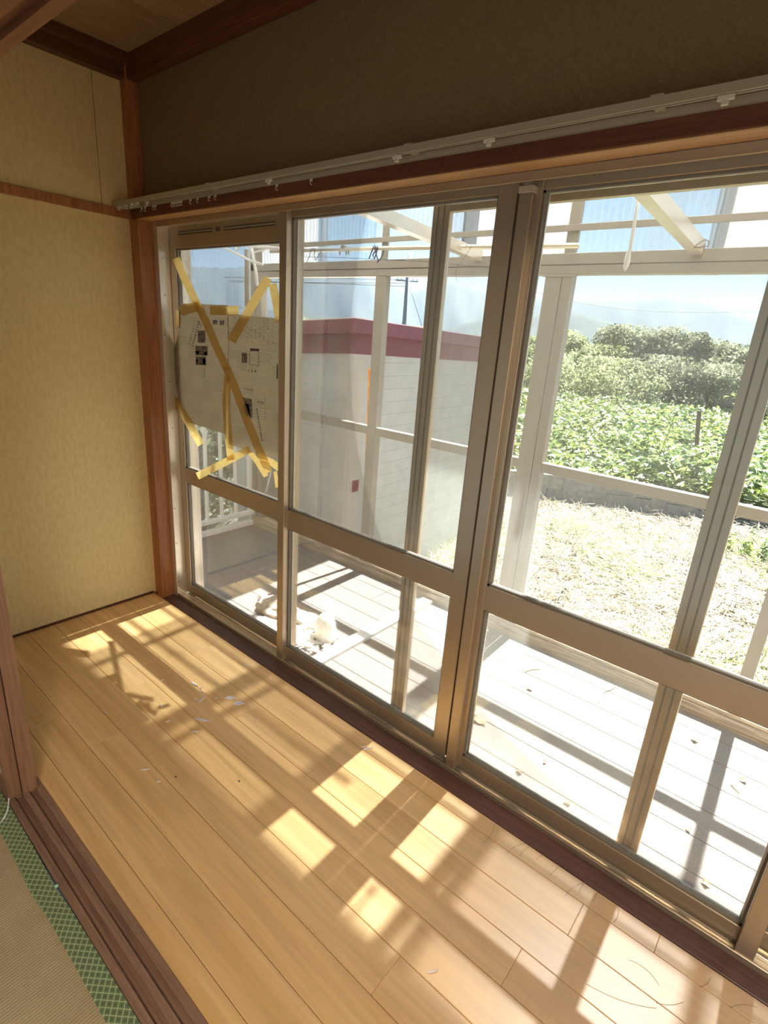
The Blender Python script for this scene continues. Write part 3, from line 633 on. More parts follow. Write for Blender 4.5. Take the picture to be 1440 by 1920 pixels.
newspaper([(427, 588), (470, 592), (528, 598), (528, 730), (526, 862), (485, 852), (432, 834), (429, 700)], YN + .0012,
    'right newspaper page taped over the broken pane, greyer of the two pages', h2, 5)
def tape(pts, w, y, lab, seed):
    """strip of tape through picture points, width in picture px"""
    L = []; R_ = []
    P = [Vector(p) for p in pts]
    for i, p in enumerate(P):
        d = (P[min(i + 1, len(P) - 1)] - P[max(i - 1, 0)]).normalized(); n = Vector((-d.y, d.x))
        L.append(p + n * w / 2); R_.append(p - n * w / 2)
    vs = []; fs = []; k = len(P)
    for i in range(k):
        dy = -.0012 * (i % 2)
        vs += [onY(L[i].x, L[i].y, y + dy), onY(R_[i].x, R_[i].y, y + dy), onY(L[i].x, L[i].y, y + dy + .0002), onY(R_[i].x, R_[i].y, y + dy + .0002)]
    for i in range(k - 1):
        a, b = i * 4, i * 4 + 4
        fs += [(a, a + 1, b + 1, b), (a + 2, b + 2, b + 3, a + 3), (a, b, b + 2, a + 2), (a + 1, a + 3, b + 3, b + 1)]
    mb = MB(); mb.add(vs, fs); o = mb.build('masking_tape', M['tape'], None)
    return tag(o, lab, 'tape', 'tape strips on the papered pane')
YT = YN - .0075
tape([(330, 484), (345, 520), (368, 567), (387, 605), (408, 655), (427, 695)], 14, YT, 'long tape strip running down from the pane\'s top left corner', 1)
tape([(424, 688), (441, 728), (466, 795), (482, 835), (496, 866), (503, 886)], 15, YT - .0016, 'long tape strip crossing the right page down to the lower rail', 2)
tape([(427, 705), (424, 760), (428, 815), (433, 862)], 14, YT - .0004, 'vertical tape strip joining the two newspaper pages', 3)
tape([(370, 893), (412, 872), (448, 853), (468, 842)], 14, YT - .0028, 'tape strip rising across the clear glass below the pages', 4)
tape([(470, 849), (484, 868), (499, 893)], 10, YN + .001, 'short tape strip hanging below the right page, beside the crossing strip', 5)
tape([(490, 860), (508, 866), (524, 878)], 13, YN + .003, 'tape strip along the right page\'s lower edge by the sash stile', 6)
tape([(503, 521), (482, 556), (461, 592), (434, 640)], 17, YT + .0006, 'slanting tape strip above the right page, left of the peak', 7)
tape([(511, 532), (517, 560), (524, 604)], 15, YT + .0010, 'slanting tape strip above the right page, right of the peak', 8)
tape([(338, 584), (355, 578), (374, 574)], 19, YT + .0014, 'short brown tape strip on the left page\'s top left corner', 9)
tape([(394, 581), (420, 583), (447, 581)], 17, YT + .0012, 'short tape strip on the top edge between both pages', 10)
tape([(320, 742), (338, 766), (358, 800), (377, 834)], 14, YT - .0002, 'tape strip from the side jamb over the left page\'s lower corner', 11)
tape([(333, 582), (334, 612)], 6, YT + .0002, 'narrow tape strip on the left edge of the left page', 12)
tape([(516, 884), (520, 914)], 7, YN + .0045, 'scrap of tape at the lower right of the pane', 13)

#@@OUT
# ================================================================== PORCH: DECK
ZD = -.10; YF = 2.60
dk = empty('deck', (-1.2, 2.0, ZD), 'grey granular board deck under the glazed porch', 'deck')
ds = [1.50, 1.538, 1.694, 1.850, 2.006, 2.162, 2.318, 2.474, 2.60]
for y0, y1 in zip(ds[:-1], ds[1:]):
    for x0, x1 in ((-3.50, -1.93 if int(y0 * 100) % 2 else -2.6), (-1.93 if int(y0 * 100) % 2 else -2.6, 1.7)):
        bx('deck_board', M['deck'], dk, x0 + .001, x1 - .001, y0 + .0013, y1 - .0013, ZD - .025, ZD, ch=.0015)
bx('deck_base', M['dark'], dk, -3.49, 1.7, 1.51, 2.59, ZD - .08, ZD - .03)
for x in (-3.3, -2.1, -.9, .3, 1.5):
    bx('deck_post', M['porch'], dk, x - .03, x + .03, 2.50, 2.56, -.62, ZD - .08)

# ================================================================== PORCH: ENCLOSURE
pc = empty('porch_enclosure', (-1.2, 2.64, ZD), 'pale aluminium porch frame with corrugated plastic sheets around the deck', 'porch')
def pp(n, *a, mat='porch', ch=.002): return bx(n, M[mat], pc, *a, ch=ch)
XS = -3.50
pp('front_curb', XS, 1.7, 2.585, 2.665, ZD - .06, -.045, mat='curb', ch=.006)
pp('front_sill', XS, 1.7, 2.60, 2.655, -.045, -.025, mat='curb')
pp('front_beam', XS, 1.7, 2.60, 2.67, 1.839, 1.886)
pp('front_beam', XS, 1.7, 2.603, 2.67, 1.797, 1.8365)
pp('upper_rail', XS, 1.7, 2.634, 2.648, 1.984, 2.012)
pp('top_rail', XS, 1.7, 2.62, 2.67, 2.90, 2.94)
hr = [(-3.45, -2.293), (-2.218, -1.22), (-1.089, -.038), (.01, 1.1)]
for a, b in hr: pp('hand_rail', a, b, 2.605, 2.645, .856 if a < -1.2 else .858, .908)
# posts below the beam
for x0, x1 in ((-2.293, -2.218), (-1.222, -1.140), (-1.137, -1.089), (-.038, .012), (1.1, 1.15)):
    pp('post', x0, x1, 2.603, 2.655, -.025, 1.797)
pp('post', -3.50, -3.445, 2.60, 2.665, -.045, 2.90)
pp('post', -3.44, -3.385, 2.605, 2.66, -.025, 1.797)
pp('post_bracket', -1.235, -1.075, 2.599, 2.603, 1.786, 1.797)
for x0, x1 in ((-1.168, -1.113), (.03, .08), (-2.30, -2.26)): pp('upper_stud', x0, x1, 2.648, 2.668, 1.886, 2.90)
for x0, x1 in ((-1.772, -1.675), (-2.879, -2.825), (-.578, -.516), (.62, .68)): pp('outer_stud', x0, x1, 2.69, 2.715, 1.80, 2.92, mat='sh_haze')
# tie arms from the house to the front beam
for x in (-.59, -1.60, .42):
    d_ = Vector((0, 1.0, -.055)).normalized()
    MB().obox((x, 2.10, 1.915), ((1, 0, 0), tuple(d_), (0, -d_.z, d_.y)), .022, .505, .025).build('tie_arm', M['alu2'], pc)
# corrugated sheets above the beam, standing on it
def corr(name, mat, parent, a0, a1, z0, z1, pos, axis='x', per=.0318, amp=.0085, zslope=None):
    n = max(2, int((a1 - a0) / per * 6)); V = []
    for i in range(n + 1):
        a = a0 + (a1 - a0) * i / n; d = amp * math.sin(2 * math.pi * a / per)
        for z in (z0, z1): V.append((a, pos + d, z) if axis == 'x' else (pos + d, a, z))
    Fc = [(2 * i, 2 * i + 2, 2 * i + 3, 2 * i + 1) for i in range(n)]
    o = np_mesh(name, V, Fc, M[mat], parent, off=parent.location); o.data.polygons.foreach_set('use_smooth', [True] * len(Fc)); return o
for a, b, mt in ((XS, -2.87, 'sh_haze'), (-2.88, -2.38, 'sh_clear'), (-2.39, -1.75, 'sh_mid'), (-1.76, -1.13, 'sh_haze'), (-1.14, -.55, 'sh_clear'), (-.56, .05, 'sh_half'), (.04, .7, 'sh_haze'), (.69, 1.7, 'sh_mid')):
    corr('front_sheet', mt, pc, a, b, 1.80, 2.96, 2.679)
# left end: balustrade and sheets
pp('side_rail', XS - .02, XS + .03, 1.60, 2.60, ZD, ZD + .035, mat='white')
pp('side_rail', XS - .02, XS + .03, 1.60, 2.60, -.008, .020, mat='white')
pp('side_rail', XS - .02, XS + .03, 1.60, 2.60, .86, .90, mat='white')
pp('side_rail', XS - .02, XS + .03, 1.60, 2.60, 2.90, 2.94, mat='white')
for k in range(8):
    y = 1.66 + .129 * k
    pp('baluster', XS - .006, XS + .018, y - .012, y + .012, .02, .86, mat='white', ch=.004)
corr('side_sheet', 'sh_side', pc, 1.60, 2.13, -.3, 2.96, XS - .035, 'y', per=.0318)
corr('side_sheet', 'sh_side', pc, 2.12, 2.60, -.3, 2.96, XS - .04, 'y', per=.0318)
pp('side_post', XS - .02, XS + .03, 1.60, 1.65, ZD, 2.90, mat='white')
# roof sheets
def roof_sheet(x0, x1, mat):
    n = int((x1 - x0) / .0318 * 4); V = []
    for i in range(n + 1):
        x = x0 + (x1 - x0) * i / n; d = .0085 * math.sin(2 * math.pi * x / .0318)
        for y, z in ((2.82, 2.96), (1.60, 3.20)): V.append((x, y, z + d))
    np_mesh('roof_sheet', V, [(2 * i, 2 * i + 2, 2 * i + 3, 2 * i + 1) for i in range(n)], M[mat], pc, off=pc.location)
for i in range(6): roof_sheet(-3.56 + .88 * i, -3.56 + .88 * (i + 1) + .02, 'sh_roof')
for x in (-3.4, -2.3, -1.2, -.1, 1.0): pp('roof_rafter', x - .02, x + .02, 1.60, 2.62, 2.86, 2.90)

# laundry pole and its holder
lp = empty('laundry_pole', (-2, 2.4, 1.9), 'long thin white laundry pole under the porch beam, tied with twine', 'pole')
MB().tube([(-3.02, 2.40, 1.925), (-2.0, 2.40, 1.908), (-1.0, 2.40, 1.882)], .011, 10).build('pole_tube', M['alu2'], lp, smooth=True)
for x in (-2.37, -1.73, -1.27): MB().box(x - .011, x + .011, 2.388, 2.412, 1.917 - (x + 2.37) * .018, 1.936 - (x + 2.37) * .018, ch=.002).build('pole_clip', M['porch'], lp)
for i, x in enumerate((-2.40, -2.35, -2.33)): MB().tube([(x, 2.4, 1.905), (x + .004, 2.4, 1.885)], .004, 6).build('pole_hook', M['porch'], lp)
def twine(pts, lab, r=.0022, mat='darkrope', group=None):
    P = [onY(px, py, 2.385) for px, py in pts]
    return tag(MB().tube(P, r, 5).build('tied_twine', M[mat], None, smooth=True), lab, 'twine', group)
twine([(575, 492), (580, 480), (583, 468), (586, 465), (590, 468), (589, 479), (591, 488), (597, 480), (602, 470), (603, 478), (602, 482)], 'loose brown wire loop hanging near the left end of the laundry pole', .0022, 'darkrope')
twine([(692, 485), (696, 474), (700, 464), (703, 461), (706, 467), (699, 478), (702, 486), (707, 470), (708, 462), (703, 464), (706, 480), (710, 490), (707, 492), (713, 486), (718, 476), (719, 468)], 'dark knotted twine bunched around the middle of the laundry pole', .0032)
twine([(1300, 466), (1308, 458), (1322, 449), (1329, 452), (1327, 462), (1310, 464), (1302, 463), (1312, 465), (1322, 458), (1318, 474), (1313, 485)], 'wire wound around the outer end of the right tie arm', .002, 'copperw')
twine([(874, 462), (878, 450), (884, 462), (868, 486), (860, 498), (854, 510), (856, 528)], 'thin wire dangling from the tie arm in the middle', .0012, 'copperw')
st = [(1197, 362), (1193, 400), (1186, 440), (1181, 470), (1178, 476)]
tag(MB().tube([onY(px, py, 2.1) for px, py in st] + [onY(1176, 490, 2.1), onY(1173, 500, 2.1), onY(1172, 508, 2.1)], [.004, .005, .006, .006, .009, .011, .009, .003], 8).build('hanging_strap', M['rope'], None, smooth=True),
    'white cloth strap hanging beside the right tie arm', 'strap')
ph = empty('laundry_pole_holder', (-3.25, 2.4, 1.9), 'white folding laundry pole holder on the porch corner post', 'bracket')
def pt(pts, y, r, n, mat='white', parent=None): return MB().tube([onY(px, py, y) for px, py in pts], r, 8).build(n, M[mat], parent or ph, smooth=True)
pt([(416, 462), (440, 474), (470, 489), (492, 496)], 2.4, .008, 'long_arm')
pt([(437, 455), (445, 470), (450, 458), (462, 460), (472, 466)], 2.4, .007, 'folding_arm')
pt([(470, 462), (490, 463), (524, 466)], 2.42, .010, 'cross_arm')
pt([(476, 474), (486, 470), (494, 470)], 2.4, .006, 'short_arm')
pt([(472, 466), (476, 490), (480, 512), (482, 536)], 2.4, .010, 'hanging_rod')
pt([(463, 468), (463, 575)], 2.45, .018, 'holder_post', 'porch')
tag(bx('junction_box', M['pole'], None, -3.10, -3.03, 2.596, 2.602 - .0005, 1.80, 1.86, ch=.001), 'small grey box at the left end of the porch beam', 'box')
tag(MB().tube([onY(px, py, 2.3) for px, py in ((508, 878), (507, 890), (503, 905), (497, 925))], .003, 6).build('hanging_cable', M['rope'], None, smooth=True), 'white cable hanging below the taped pages outside', 'cable')

# plank lying across the deck
tag(MB().obox((-1.668, 2.085, ZD + .009), ((1, 0, 0), (.0, 1, 0), (0, 0, 1)), .036, .485, .009).build('white_plank', M['whitewood'], None), 'white painted plank lying across the deck', 'plank')

# rocks and rubble on the deck
def blob(name, c, sx, sy, sz, mat, seed, parent=None, amp=.25, sub=4, rot=0, flat=True):
    bm = bmesh.new(); bmesh.ops.create_icosphere(bm, subdivisions=sub, radius=1.0); r = np.random.default_rng(seed); ph_ = r.uniform(0, 6, 12); q = r.uniform(1.3, 4.5, 12)
    cr_, sr_ = math.cos(rot), math.sin(rot)
    for v in bm.verts:
        x, y, z = v.co; k = 1 + amp * (math.sin(q[0] * x * 2 + ph_[0]) * math.sin(q[1] * y * 2 + ph_[1]) + .6 * math.sin(q[2] * z * 3 + ph_[2] + 2 * x) + .35 * math.sin(q[3] * 4 * x + ph_[3]) * math.sin(q[4] * 4 * y + ph_[4]))
        x, y, z = x * k * sx, y * k * sy, z * k * sz; x, y = x * cr_ - y * sr_, x * sr_ + y * cr_
        if flat: z = max(z, -sz * .45)
        v.co = (x, y, z + sz * .45)
    mb = MB(); mb.add([(v.co.x + c[0], v.co.y + c[1], v.co.z + c[2]) for v in bm.verts], [[w.index for w in f.verts] for f in bm.faces]); bm.free()
    return mb.build(name, mat, parent)
tag(blob('rock', (-2.19, 1.80, ZD), .15, .085, .055, M['rock'], 3, amp=.15), 'rough brown-grey rock on the deck, leftmost of the rubble', 'rock')
tag(blob('rock', (-2.055, 1.70, ZD), .05, .035, .025, M['rock'], 9), 'small dark stone in front of the brown-grey rock', 'rock')
tag(blob('rubble_slab', (-1.97, 1.85, ZD), .13, .06, .032, M['plaster'], 5, amp=.1), 'flat white plaster slab behind the upright stone', 'rubble')
tag(blob('rubble_slab', (-2.07, 1.665, ZD), .14, .055, .022, M['plaster'], 15, amp=.12), 'low white plaster slab nearest to the window sash', 'rubble')
tag(blob('upright_stone', (-1.795, 1.80, ZD), .066, .052, .105, M['plaster'], 12, amp=.055), 'rounded white stone standing upright by the plank', 'rock')
r = np.random.default_rng(2); V = []; Fc = []
for i in range(130):
    x, y = r.normal(-1.86, .085), r.normal(1.70, .045); z = ZD + r.uniform(.003, .03); s = r.uniform(.008, .03); a = r.uniform(0, 6.3); t_ = r.uniform(-.6, .6)
    b = len(V); ca, sa = math.cos(a), math.sin(a)
    for u, w in ((-1, -.5), (1, -.4), (.8, .6), (-.7, .5)): V.append((x + s * (u * ca - w * sa), y + s * (u * sa + w * ca), max(z + s * u * t_, ZD + .001)))
    Fc.append((b, b + 1, b + 2, b + 3))
tag(np_mesh('plaster_crumbs', V, Fc, M['debris']), 'white crumbs and shreds scattered around the stones', 'rubble', kind='stuff')
tag(MB().tube([(-1.93, 1.735, ZD + .01), (-1.91, 1.68, ZD + .014), (-1.86, 1.655, ZD + .010), (-1.80, 1.67, ZD + .008), (-1.74, 1.70, ZD + .008)], [.009, .012, .010, .008, .004], 7).build('torn_rag', M['debris'], None, smooth=True), 'white torn rag curled in front of the upright stone', 'rag')
# dry leaves and twigs on the deck
def dryleaf(px, py, s, lab, seed, name='dry_leaf'):
    c = onZ(px, py, ZD + .006); r = np.random.default_rng(seed); n = 9; vs = [(c.x, c.y, c.z + .004)]
    for k in range(n):
        a = 2 * math.pi * k / n; q = s * r.uniform(.55, 1.25); vs.append((c.x + q * math.cos(a) * 1.5, c.y + q * math.sin(a), c.z - .005 + r.uniform(0, .016)))
    fs = [(0, 1 + k, 1 + (k + 1) % n) for k in range(n)]; mb = MB(); mb.add(vs, fs); return tag(mb.build(name, M['dleaf'], None), lab, 'leaf')
dryleaf(899, 1352, .026, 'largest curled dry leaf on the deck, near the middle window post', 1)
dryleaf(993, 1291, .011, 'small crumpled dry leaf on the deck beyond the largest one', 2)
dryleaf(974, 1447, .010, 'pale dry leaf on the deck close to the lower window rail', 3)
dryleaf(1063, 1505, .007, 'tiny brown leaf scrap on the deck by the screen frame', 4)
dryleaf(1022, 1428, .005, 'tiny dark leaf crumb mid deck', 5)
dryleaf(1303, 1388, .012, 'dark leaf scrap on the deck beyond the screen frame, left of the post shadow', 6)
dryleaf(1392, 1462, .010, 'dark leaf scrap on the deck right of the post shadow', 7)
dryleaf(1290, 1555, .009, 'dark leaf scrap on the deck left of the post shadow, near the shadow crossing', 8)
dryleaf(1322, 1655, .010, 'dark leaf scrap on the deck nearest to the lower window rail at right', 9)
for pts, lab in (([(1122, 1317), (1125, 1305), (1133, 1297), (1145, 1293), (1155, 1287)], 'thin dry twig on the deck in front of the porch curb'),
                 ([(985, 1259), (998, 1255), (1013, 1254)], 'short thin stem on the deck near the left end of the sunlit boards'),
                 ([(1370, 1470), (1378, 1478), (1387, 1486)], 'pale dry stem on the deck right of the post shadow')):
    tag(MB().tube([onZ(px, py, ZD + .004) for px, py in pts], .0022, 5).build('dry_twig', M['dleaf'], None), lab, 'twig')

# ================================================================== CLEAR SHARDS ON THE ROOM FLOOR
sh = [(365, 1283, 1.0, .1, 'long'), (376, 1290, .8, .9, ''), (380, 1297, .8, 0, ''), (378, 1311, 1.0, 2.0, 'long'), (367, 1312, .8, .1, ''), (405, 1280, .4, .4, ''), (432, 1309, 1.3, .6, 'wide'), (448, 1319, 1.3, .7, 'wide'),
      (405, 1309, .5, .6, ''), (380, 1350, 1.4, .5, 'long'), (367, 1372, 1.0, .7, ''), (303, 1324, .9, .1, ''), (200, 1337, .8, .1, ''), (442, 1234, .7, .6, ''), (463, 1249, .8, .5, ''), (480, 1351, .5, .4, ''), (304, 1276, .5, 1.2, ''),
      (690, 1404, 1.2, 1.0, ''), (682, 1400, .8, .9, ''), (272, 1443, .9, .9, ''), (297, 1466, .5, .6, ''), (315, 1353, .5, 1.1, ''), (812, 1822, .8, .9, '')]
labs = {(365, 1283): 'left pointed sliver at the top of the shard cluster on the floor', (376, 1290): 'bright short sliver at the top of the shard cluster', (380, 1297): 'flat little shard just below the bright sliver', (378, 1311): 'narrow shard leaning at the bottom of the cluster', (367, 1312): 'thin level sliver left at the bottom of the cluster',
        (405, 1280): 'tiny shard right of the top of the cluster', (432, 1309): 'wide clear shard, left of the two widest', (448, 1319): 'wide clear shard, right of the two widest', (405, 1309): 'tiny shard between the cluster and the two wide ones', (380, 1350): 'long flat shard below the cluster', (367, 1372): 'short bright shard, lowest of the group',
        (303, 1324): 'small shard left of the cluster', (200, 1337): 'faint shard far left near the sliding door', (442, 1234): 'small shard near the window sill, nearer the corner', (463, 1249): 'small shard near the window sill, below its neighbour', (480, 1351): 'tiny speck of plastic right of the long shard', (304, 1276): 'tiny speck of plastic above the left small shard',
        (690, 1404): 'bright splinter in the sun patch by the sill', (682, 1400): 'faint splinter beside the bright one in the sun patch', (272, 1443): 'pale crumb on the boards near the threshold', (297, 1466): 'tiny white crumb below the pale one', (315, 1353): 'tiny speck below the left small shard', (812, 1822): 'lone pale splinter low on the floor'}
for i, (px, py, s, a, kd) in enumerate(sh):
    c = onZ(px, py, 0); L = .017 * s * (1.5 if kd == 'long' else 1); Wd = L * (.55 if kd == 'wide' else .2)
    r = np.random.default_rng(i + 60); ca, sa = math.cos(a), math.sin(a); poly = [(-L, -Wd * .6), (L * .2, -Wd), (L, -Wd * .1), (L * .5, Wd * .8), (-L * .6, Wd)]
    mb = MB(); n = len(poly); z0 = .0003
    vs = [(c.x + u * ca - w * sa, c.y + u * sa + w * ca, z0 + (.0025 if j == 2 else 0)) for j, (u, w) in enumerate(poly)] + [(c.x + u * ca - w * sa, c.y + u * sa + w * ca, z0 + .0015 + (.0035 if j in (1, 2) else 0)) for j, (u, w) in enumerate(poly)]
    mb.add(vs, [tuple(range(n - 1, -1, -1)), tuple(range(n, 2 * n))] + [(j, (j + 1) % n, (j + 1) % n + n, j + n) for j in range(n)])
    tag(mb.build('plastic_shard', M['shard'], None), labs[(px, py)], 'shard', 'clear plastic shards on the floor boards')
for px, py, lab in ((161, 1185, 'dark speck in the corner sun patch'), (329, 1457, 'brown crumb on the boards near the threshold'), (448, 1465, 'brown crumb left of the sun patches')):
    c = onZ(px, py, .0); tag(MB().box(c.x - .003, c.x + .004, c.y - .002, c.y + .003, .0002, .003, ch=.001).build('crumb', M['bark'], None), lab, 'crumb')

# ================================================================== YARD
ZG = -.60
gx = np.linspace(-14, 8, 90); gy = np.linspace(1.2, 12, 60); V = []; 
def gz(x, y): return ZG + .03 * math.sin(x * 1.7 + y) + .025 * math.sin(y * 2.3 - x * .8) + .02 * math.sin(x * 5.1) * math.sin(y * 4.3)
for y in gy:
    for x in gx: V.append((x, y, gz(x, y) if y > 2.8 else ZG - .02))
Fc = [(j * 90 + i, j * 90 + i + 1, (j + 1) * 90 + i + 1, (j + 1) * 90 + i) for j in range(59) for i in range(89)]
gr = np_mesh('ground', V, Fc, M['soil'], kind='structure')
# far ground
g2 = empty('ground_far', (0, 30, -.7), kind='structure')
mb = MB(); mb.add([(-900, 11, -.75), (500, 11, -.75), (500, 60, -2.5), (-900, 60, -2.5), (500, 700, -25), (-900, 700, -25)], [(0, 1, 2, 3), (3, 2, 4, 5)]); mb.build('field_floor', M['mount'], g2)
# cut hay: curved straws
def hay(n, mat, name, lab, seed, x0, x1, y0, y1, clump=None):
    r = np.random.default_rng(seed); x = r.uniform(x0, x1, n); y = y0 + (y1 - y0) * r.uniform(0, 1, n) ** 1.0
    if clump is not None: k = r.integers(0, len(clump), n); x = np.array([c[0] for c in clump])[k] + r.normal(0, .25, n); y = np.array([c[1] for c in clump])[k] + r.normal(0, .2, n)
    kp_ = wall_off(x, y)[0] < -.06; x, y = x[kp_], y[kp_]; n = len(x)
    z = ZG + .03 * np.sin(x * 1.7 + y) + .025 * np.sin(y * 2.3 - x * .8) + .02 * np.sin(x * 5.1) * np.sin(y * 4.3)
    base = .55 * np.sin(x * 1.3 + 1) + .6 * np.sin(y * 1.7) ; a = base + r.normal(0, .8, n); L = r.uniform(.14, .42, n); w = r.uniform(.002, .0046, n); cv = r.normal(0, .9, n); h = r.uniform(.0, .055, n); tl = r.normal(0, .05, n)
    K = 4; V = np.zeros((n, K + 1, 2, 3)); px_, py_ = x.copy(), y.copy(); ang = a.copy()
    for k in range(K + 1):
        nx, ny = -np.sin(ang), np.cos(ang); zz = z + .012 + h + tl * (k - K / 2) * .5 + .02 * np.sin(k / K * math.pi)
        V[:, k, 0] = np.stack([px_ - nx * w, py_ - ny * w, zz], 1); V[:, k, 1] = np.stack([px_ + nx * w, py_ + ny * w, zz + w * .8], 1)
        px_ = px_ + np.cos(ang) * L / K; py_ = py_ + np.sin(ang) * L / K; ang = ang + cv / K
    idx = np.arange(n)[:, None] * (2 * (K + 1)); f = []
    for k in range(K): f.append(np.concatenate([idx + 2 * k, idx + 2 * k + 1, idx + 2 * k + 3, idx + 2 * k + 2], 1))
    return tag(np_mesh(name, V.reshape(-1, 3), np.concatenate(f), M[mat]), lab, 'grass', kind='stuff')
# retaining wall of concrete blocks (curving)
rw = empty('retaining_wall', (-1.8, 7.6, ZG), 'curved grey concrete block retaining wall behind the yard', 'wall')
path = [(-7.5, 4.3), (-5.2, 5.5), (-3.17, 6.71), (-2.8, 6.95), (-1.87, 7.65), (-1.11, 7.97), (-.29, 8.2), (.9, 8.45), (2.6, 8.6)]
tops = [-.12, -.15, -.18, -.186, -.205, -.253, -.32, -.36, -.38]
seg = []; 
for (a, b), ta, tb in zip(zip(path[:-1], path[1:]), tops[:-1], tops[1:]):
    L = math.hypot(b[0] - a[0], b[1] - a[1]); seg.append((a, b, L, ta, tb))
tot = sum(s_[2] for s_ in seg)
def along(d):
    for a, b, L, ta, tb in seg:
        if d <= L: k = d / L; return a[0] + (b[0] - a[0]) * k, a[1] + (b[1] - a[1]) * k, math.atan2(b[1] - a[1], b[0] - a[0]), ta + (tb - ta) * k
        d -= L
    a, b, L, ta, tb = seg[-1]; return b[0], b[1], math.atan2(b[1] - a[1], b[0] - a[0]), tb
rnd = random.Random(5)
for c in range(4):
    d = .2 * (c % 2)
    while d + .39 < tot:
        x, y, an, tp = along(d + .195); zc = tp - .095 - .19 * c
        if zc > ZG - .25:
            MB().obox((x + 0, y + .05 + rnd.uniform(-.001, .001), zc), ((math.cos(an), math.sin(an), 0), (-math.sin(an), math.cos(an), 0), (0, 0, 1)),   .1975, .05, .0938).build('concrete_block', M['concrete'], rw)
        d += .40
# raised soil behind the wall
V = []; nn = 60
for i in range(nn + 1):
    x, y, an, tp = along(tot * i / nn)
    for off in (.03, 6, 20): V.append((x - math.sin(an) * off, y + math.cos(an) * off + .06, tp - .02 - (.0 if off < 1 else .25)))
Fc = [(3 * i + k, 3 * i + 3 + k, 3 * i + 4 + k, 3 * i + 1 + k) for i in range(nn) for k in range(2)]
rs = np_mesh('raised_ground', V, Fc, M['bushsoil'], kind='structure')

# broad-leaved crop
def leaf_shape():
    return np.array([(0, 0, 0), (.5, -.28, .10), (.42, .25, .10), (.12, .75, -.02), (0, 1.0, -.12), (-.12, .75, -.02), (-.42, .25, .10), (-.5, -.28, .10), (0, .35, -.03), (-.18, -.42, .05), (.18, -.42, .05)]), [(0, 10, 1), (0, 1, 2), (0, 2, 8), (8, 2, 3), (8, 3, 4), (8, 4, 5), (8, 5, 6), (0, 8, 6), (0, 6, 7), (0, 7, 9)]
LV, LF = leaf_shape()
def leaves(P, S_, Nrm, seed, V0=LV, F0=LF):
    r = np.random.default_rng(seed); n = len(P); a = r.uniform(0, 2 * math.pi, n); Z = Nrm / np.linalg.norm(Nrm, axis=1)[:, None]
    T = np.stack([np.cos(a), np.sin(a), np.zeros(n)], 1); X = np.cross(T, Z); X /= np.linalg.norm(X, axis=1)[:, None] + 1e-9; Y = np.cross(Z, X)
    V = P[:, None, :] + S_[:, None, None] * (V0[None, :, 0:1] * X[:, None] + V0[None, :, 1:2] * Y[:, None] + V0[None, :, 2:3] * Z[:, None])
    Fi = (np.array(F0)[None] + (np.arange(n) * len(V0))[:, None, None]).reshape(-1, len(F0[0])); return V.reshape(-1, 3), Fi
cf = empty('crop_field', (-2, 9, -.2), 'dense low crop with broad bright green leaves behind the block wall', 'plants')
def canopy(x, y): return -.10 + .10 * np.sin(x * 1.9 + y * .7) * np.sin(y * 1.3) + .07 * np.sin(x * 4.1 - y * 2.0) + .05 * np.sin(y * 5 + x)
r = np.random.default_rng(11); pts = []
n = 60000; u_ = r.uniform(-.80, .14, n); y = 6.0 + 14.0 * r.uniform(0, 1, n) ** 1.25; x = u_ * y
SP = np.array([along(tot * q / 200) for q in range(201)])
def wall_off(x, y):
    d2 = (x[:, None] - SP[None, :, 0]) ** 2 + (y[:, None] - SP[None, :, 1]) ** 2; k = d2.argmin(1); nx_, ny_ = -np.sin(SP[k, 2]), np.cos(SP[k, 2])
    sg = (x - SP[k, 0]) * nx_ + (y - SP[k, 1]) * ny_; return sg, SP[k, 3]
hay(62000, 'hay', 'cut_hay', 'cut dry grass lying over the yard in front of the block wall', 1, -5.2, 2.0, 2.75, 8.2)
cl = [(random.uniform(-3.6, 1.2), random.uniform(3.0, 7.8)) for _ in range(26)] + [(-2.75, 4.5), (-2.6, 4.3), (-.2, 7.2), (-.4, 7.0)]
hay(9000, 'haygreen', 'green_stubble', 'greenish patches of half dry grass in the yard', 2, 0, 1, 0, 1, clump=cl)

off, tpz = wall_off(x, y); kp = off > .08; x, y, off = x[kp], y[kp], off[kp]; n = len(x)
z = canopy(x, y) * np.clip(1 - off / 14, .3, 1) + .12 + np.clip(off * .02, 0, .2) - np.clip(.5 - off, 0, .5) * .45 + r.uniform(-.16, .03, n)
Nn = np.stack([r.normal(0, .55, n), r.normal(-.35, .5, n), np.ones(n)], 1); sz = r.uniform(.055, .10, n) * (1 + off * .02)
P = np.stack([x, y, z], 1); dist = np.hypot(x, y); vis = (x / y > -.62) & (x / y < .02)
front = np.where(vis & (off < 1.2) & (z > canopy(x, y) + .02))[0]; front = front[np.argsort(dist[front])][:300]
rest = np.setdiff1d(np.arange(n), front); h1 = rest[rest % 3 != 0]; h2_ = rest[rest % 3 == 0]
V, Fi = leaves(P[h1], sz[h1], Nn[h1], 21); np_mesh('foliage', V, Fi, M['leaf'], cf, 'stuff', off=cf.location)
V, Fi = leaves(P[h2_], sz[h2_], Nn[h2_], 22); np_mesh('foliage', V, Fi, M['leafy'], cf, 'stuff', off=cf.location)
lme = []
for mt in ('leaf', 'leafy'):
    me = bpy.data.meshes.new('leaf'); me.from_pydata([tuple(v) for v in LV], [], LF); me.materials.append(M[mt]); lme.append(me)
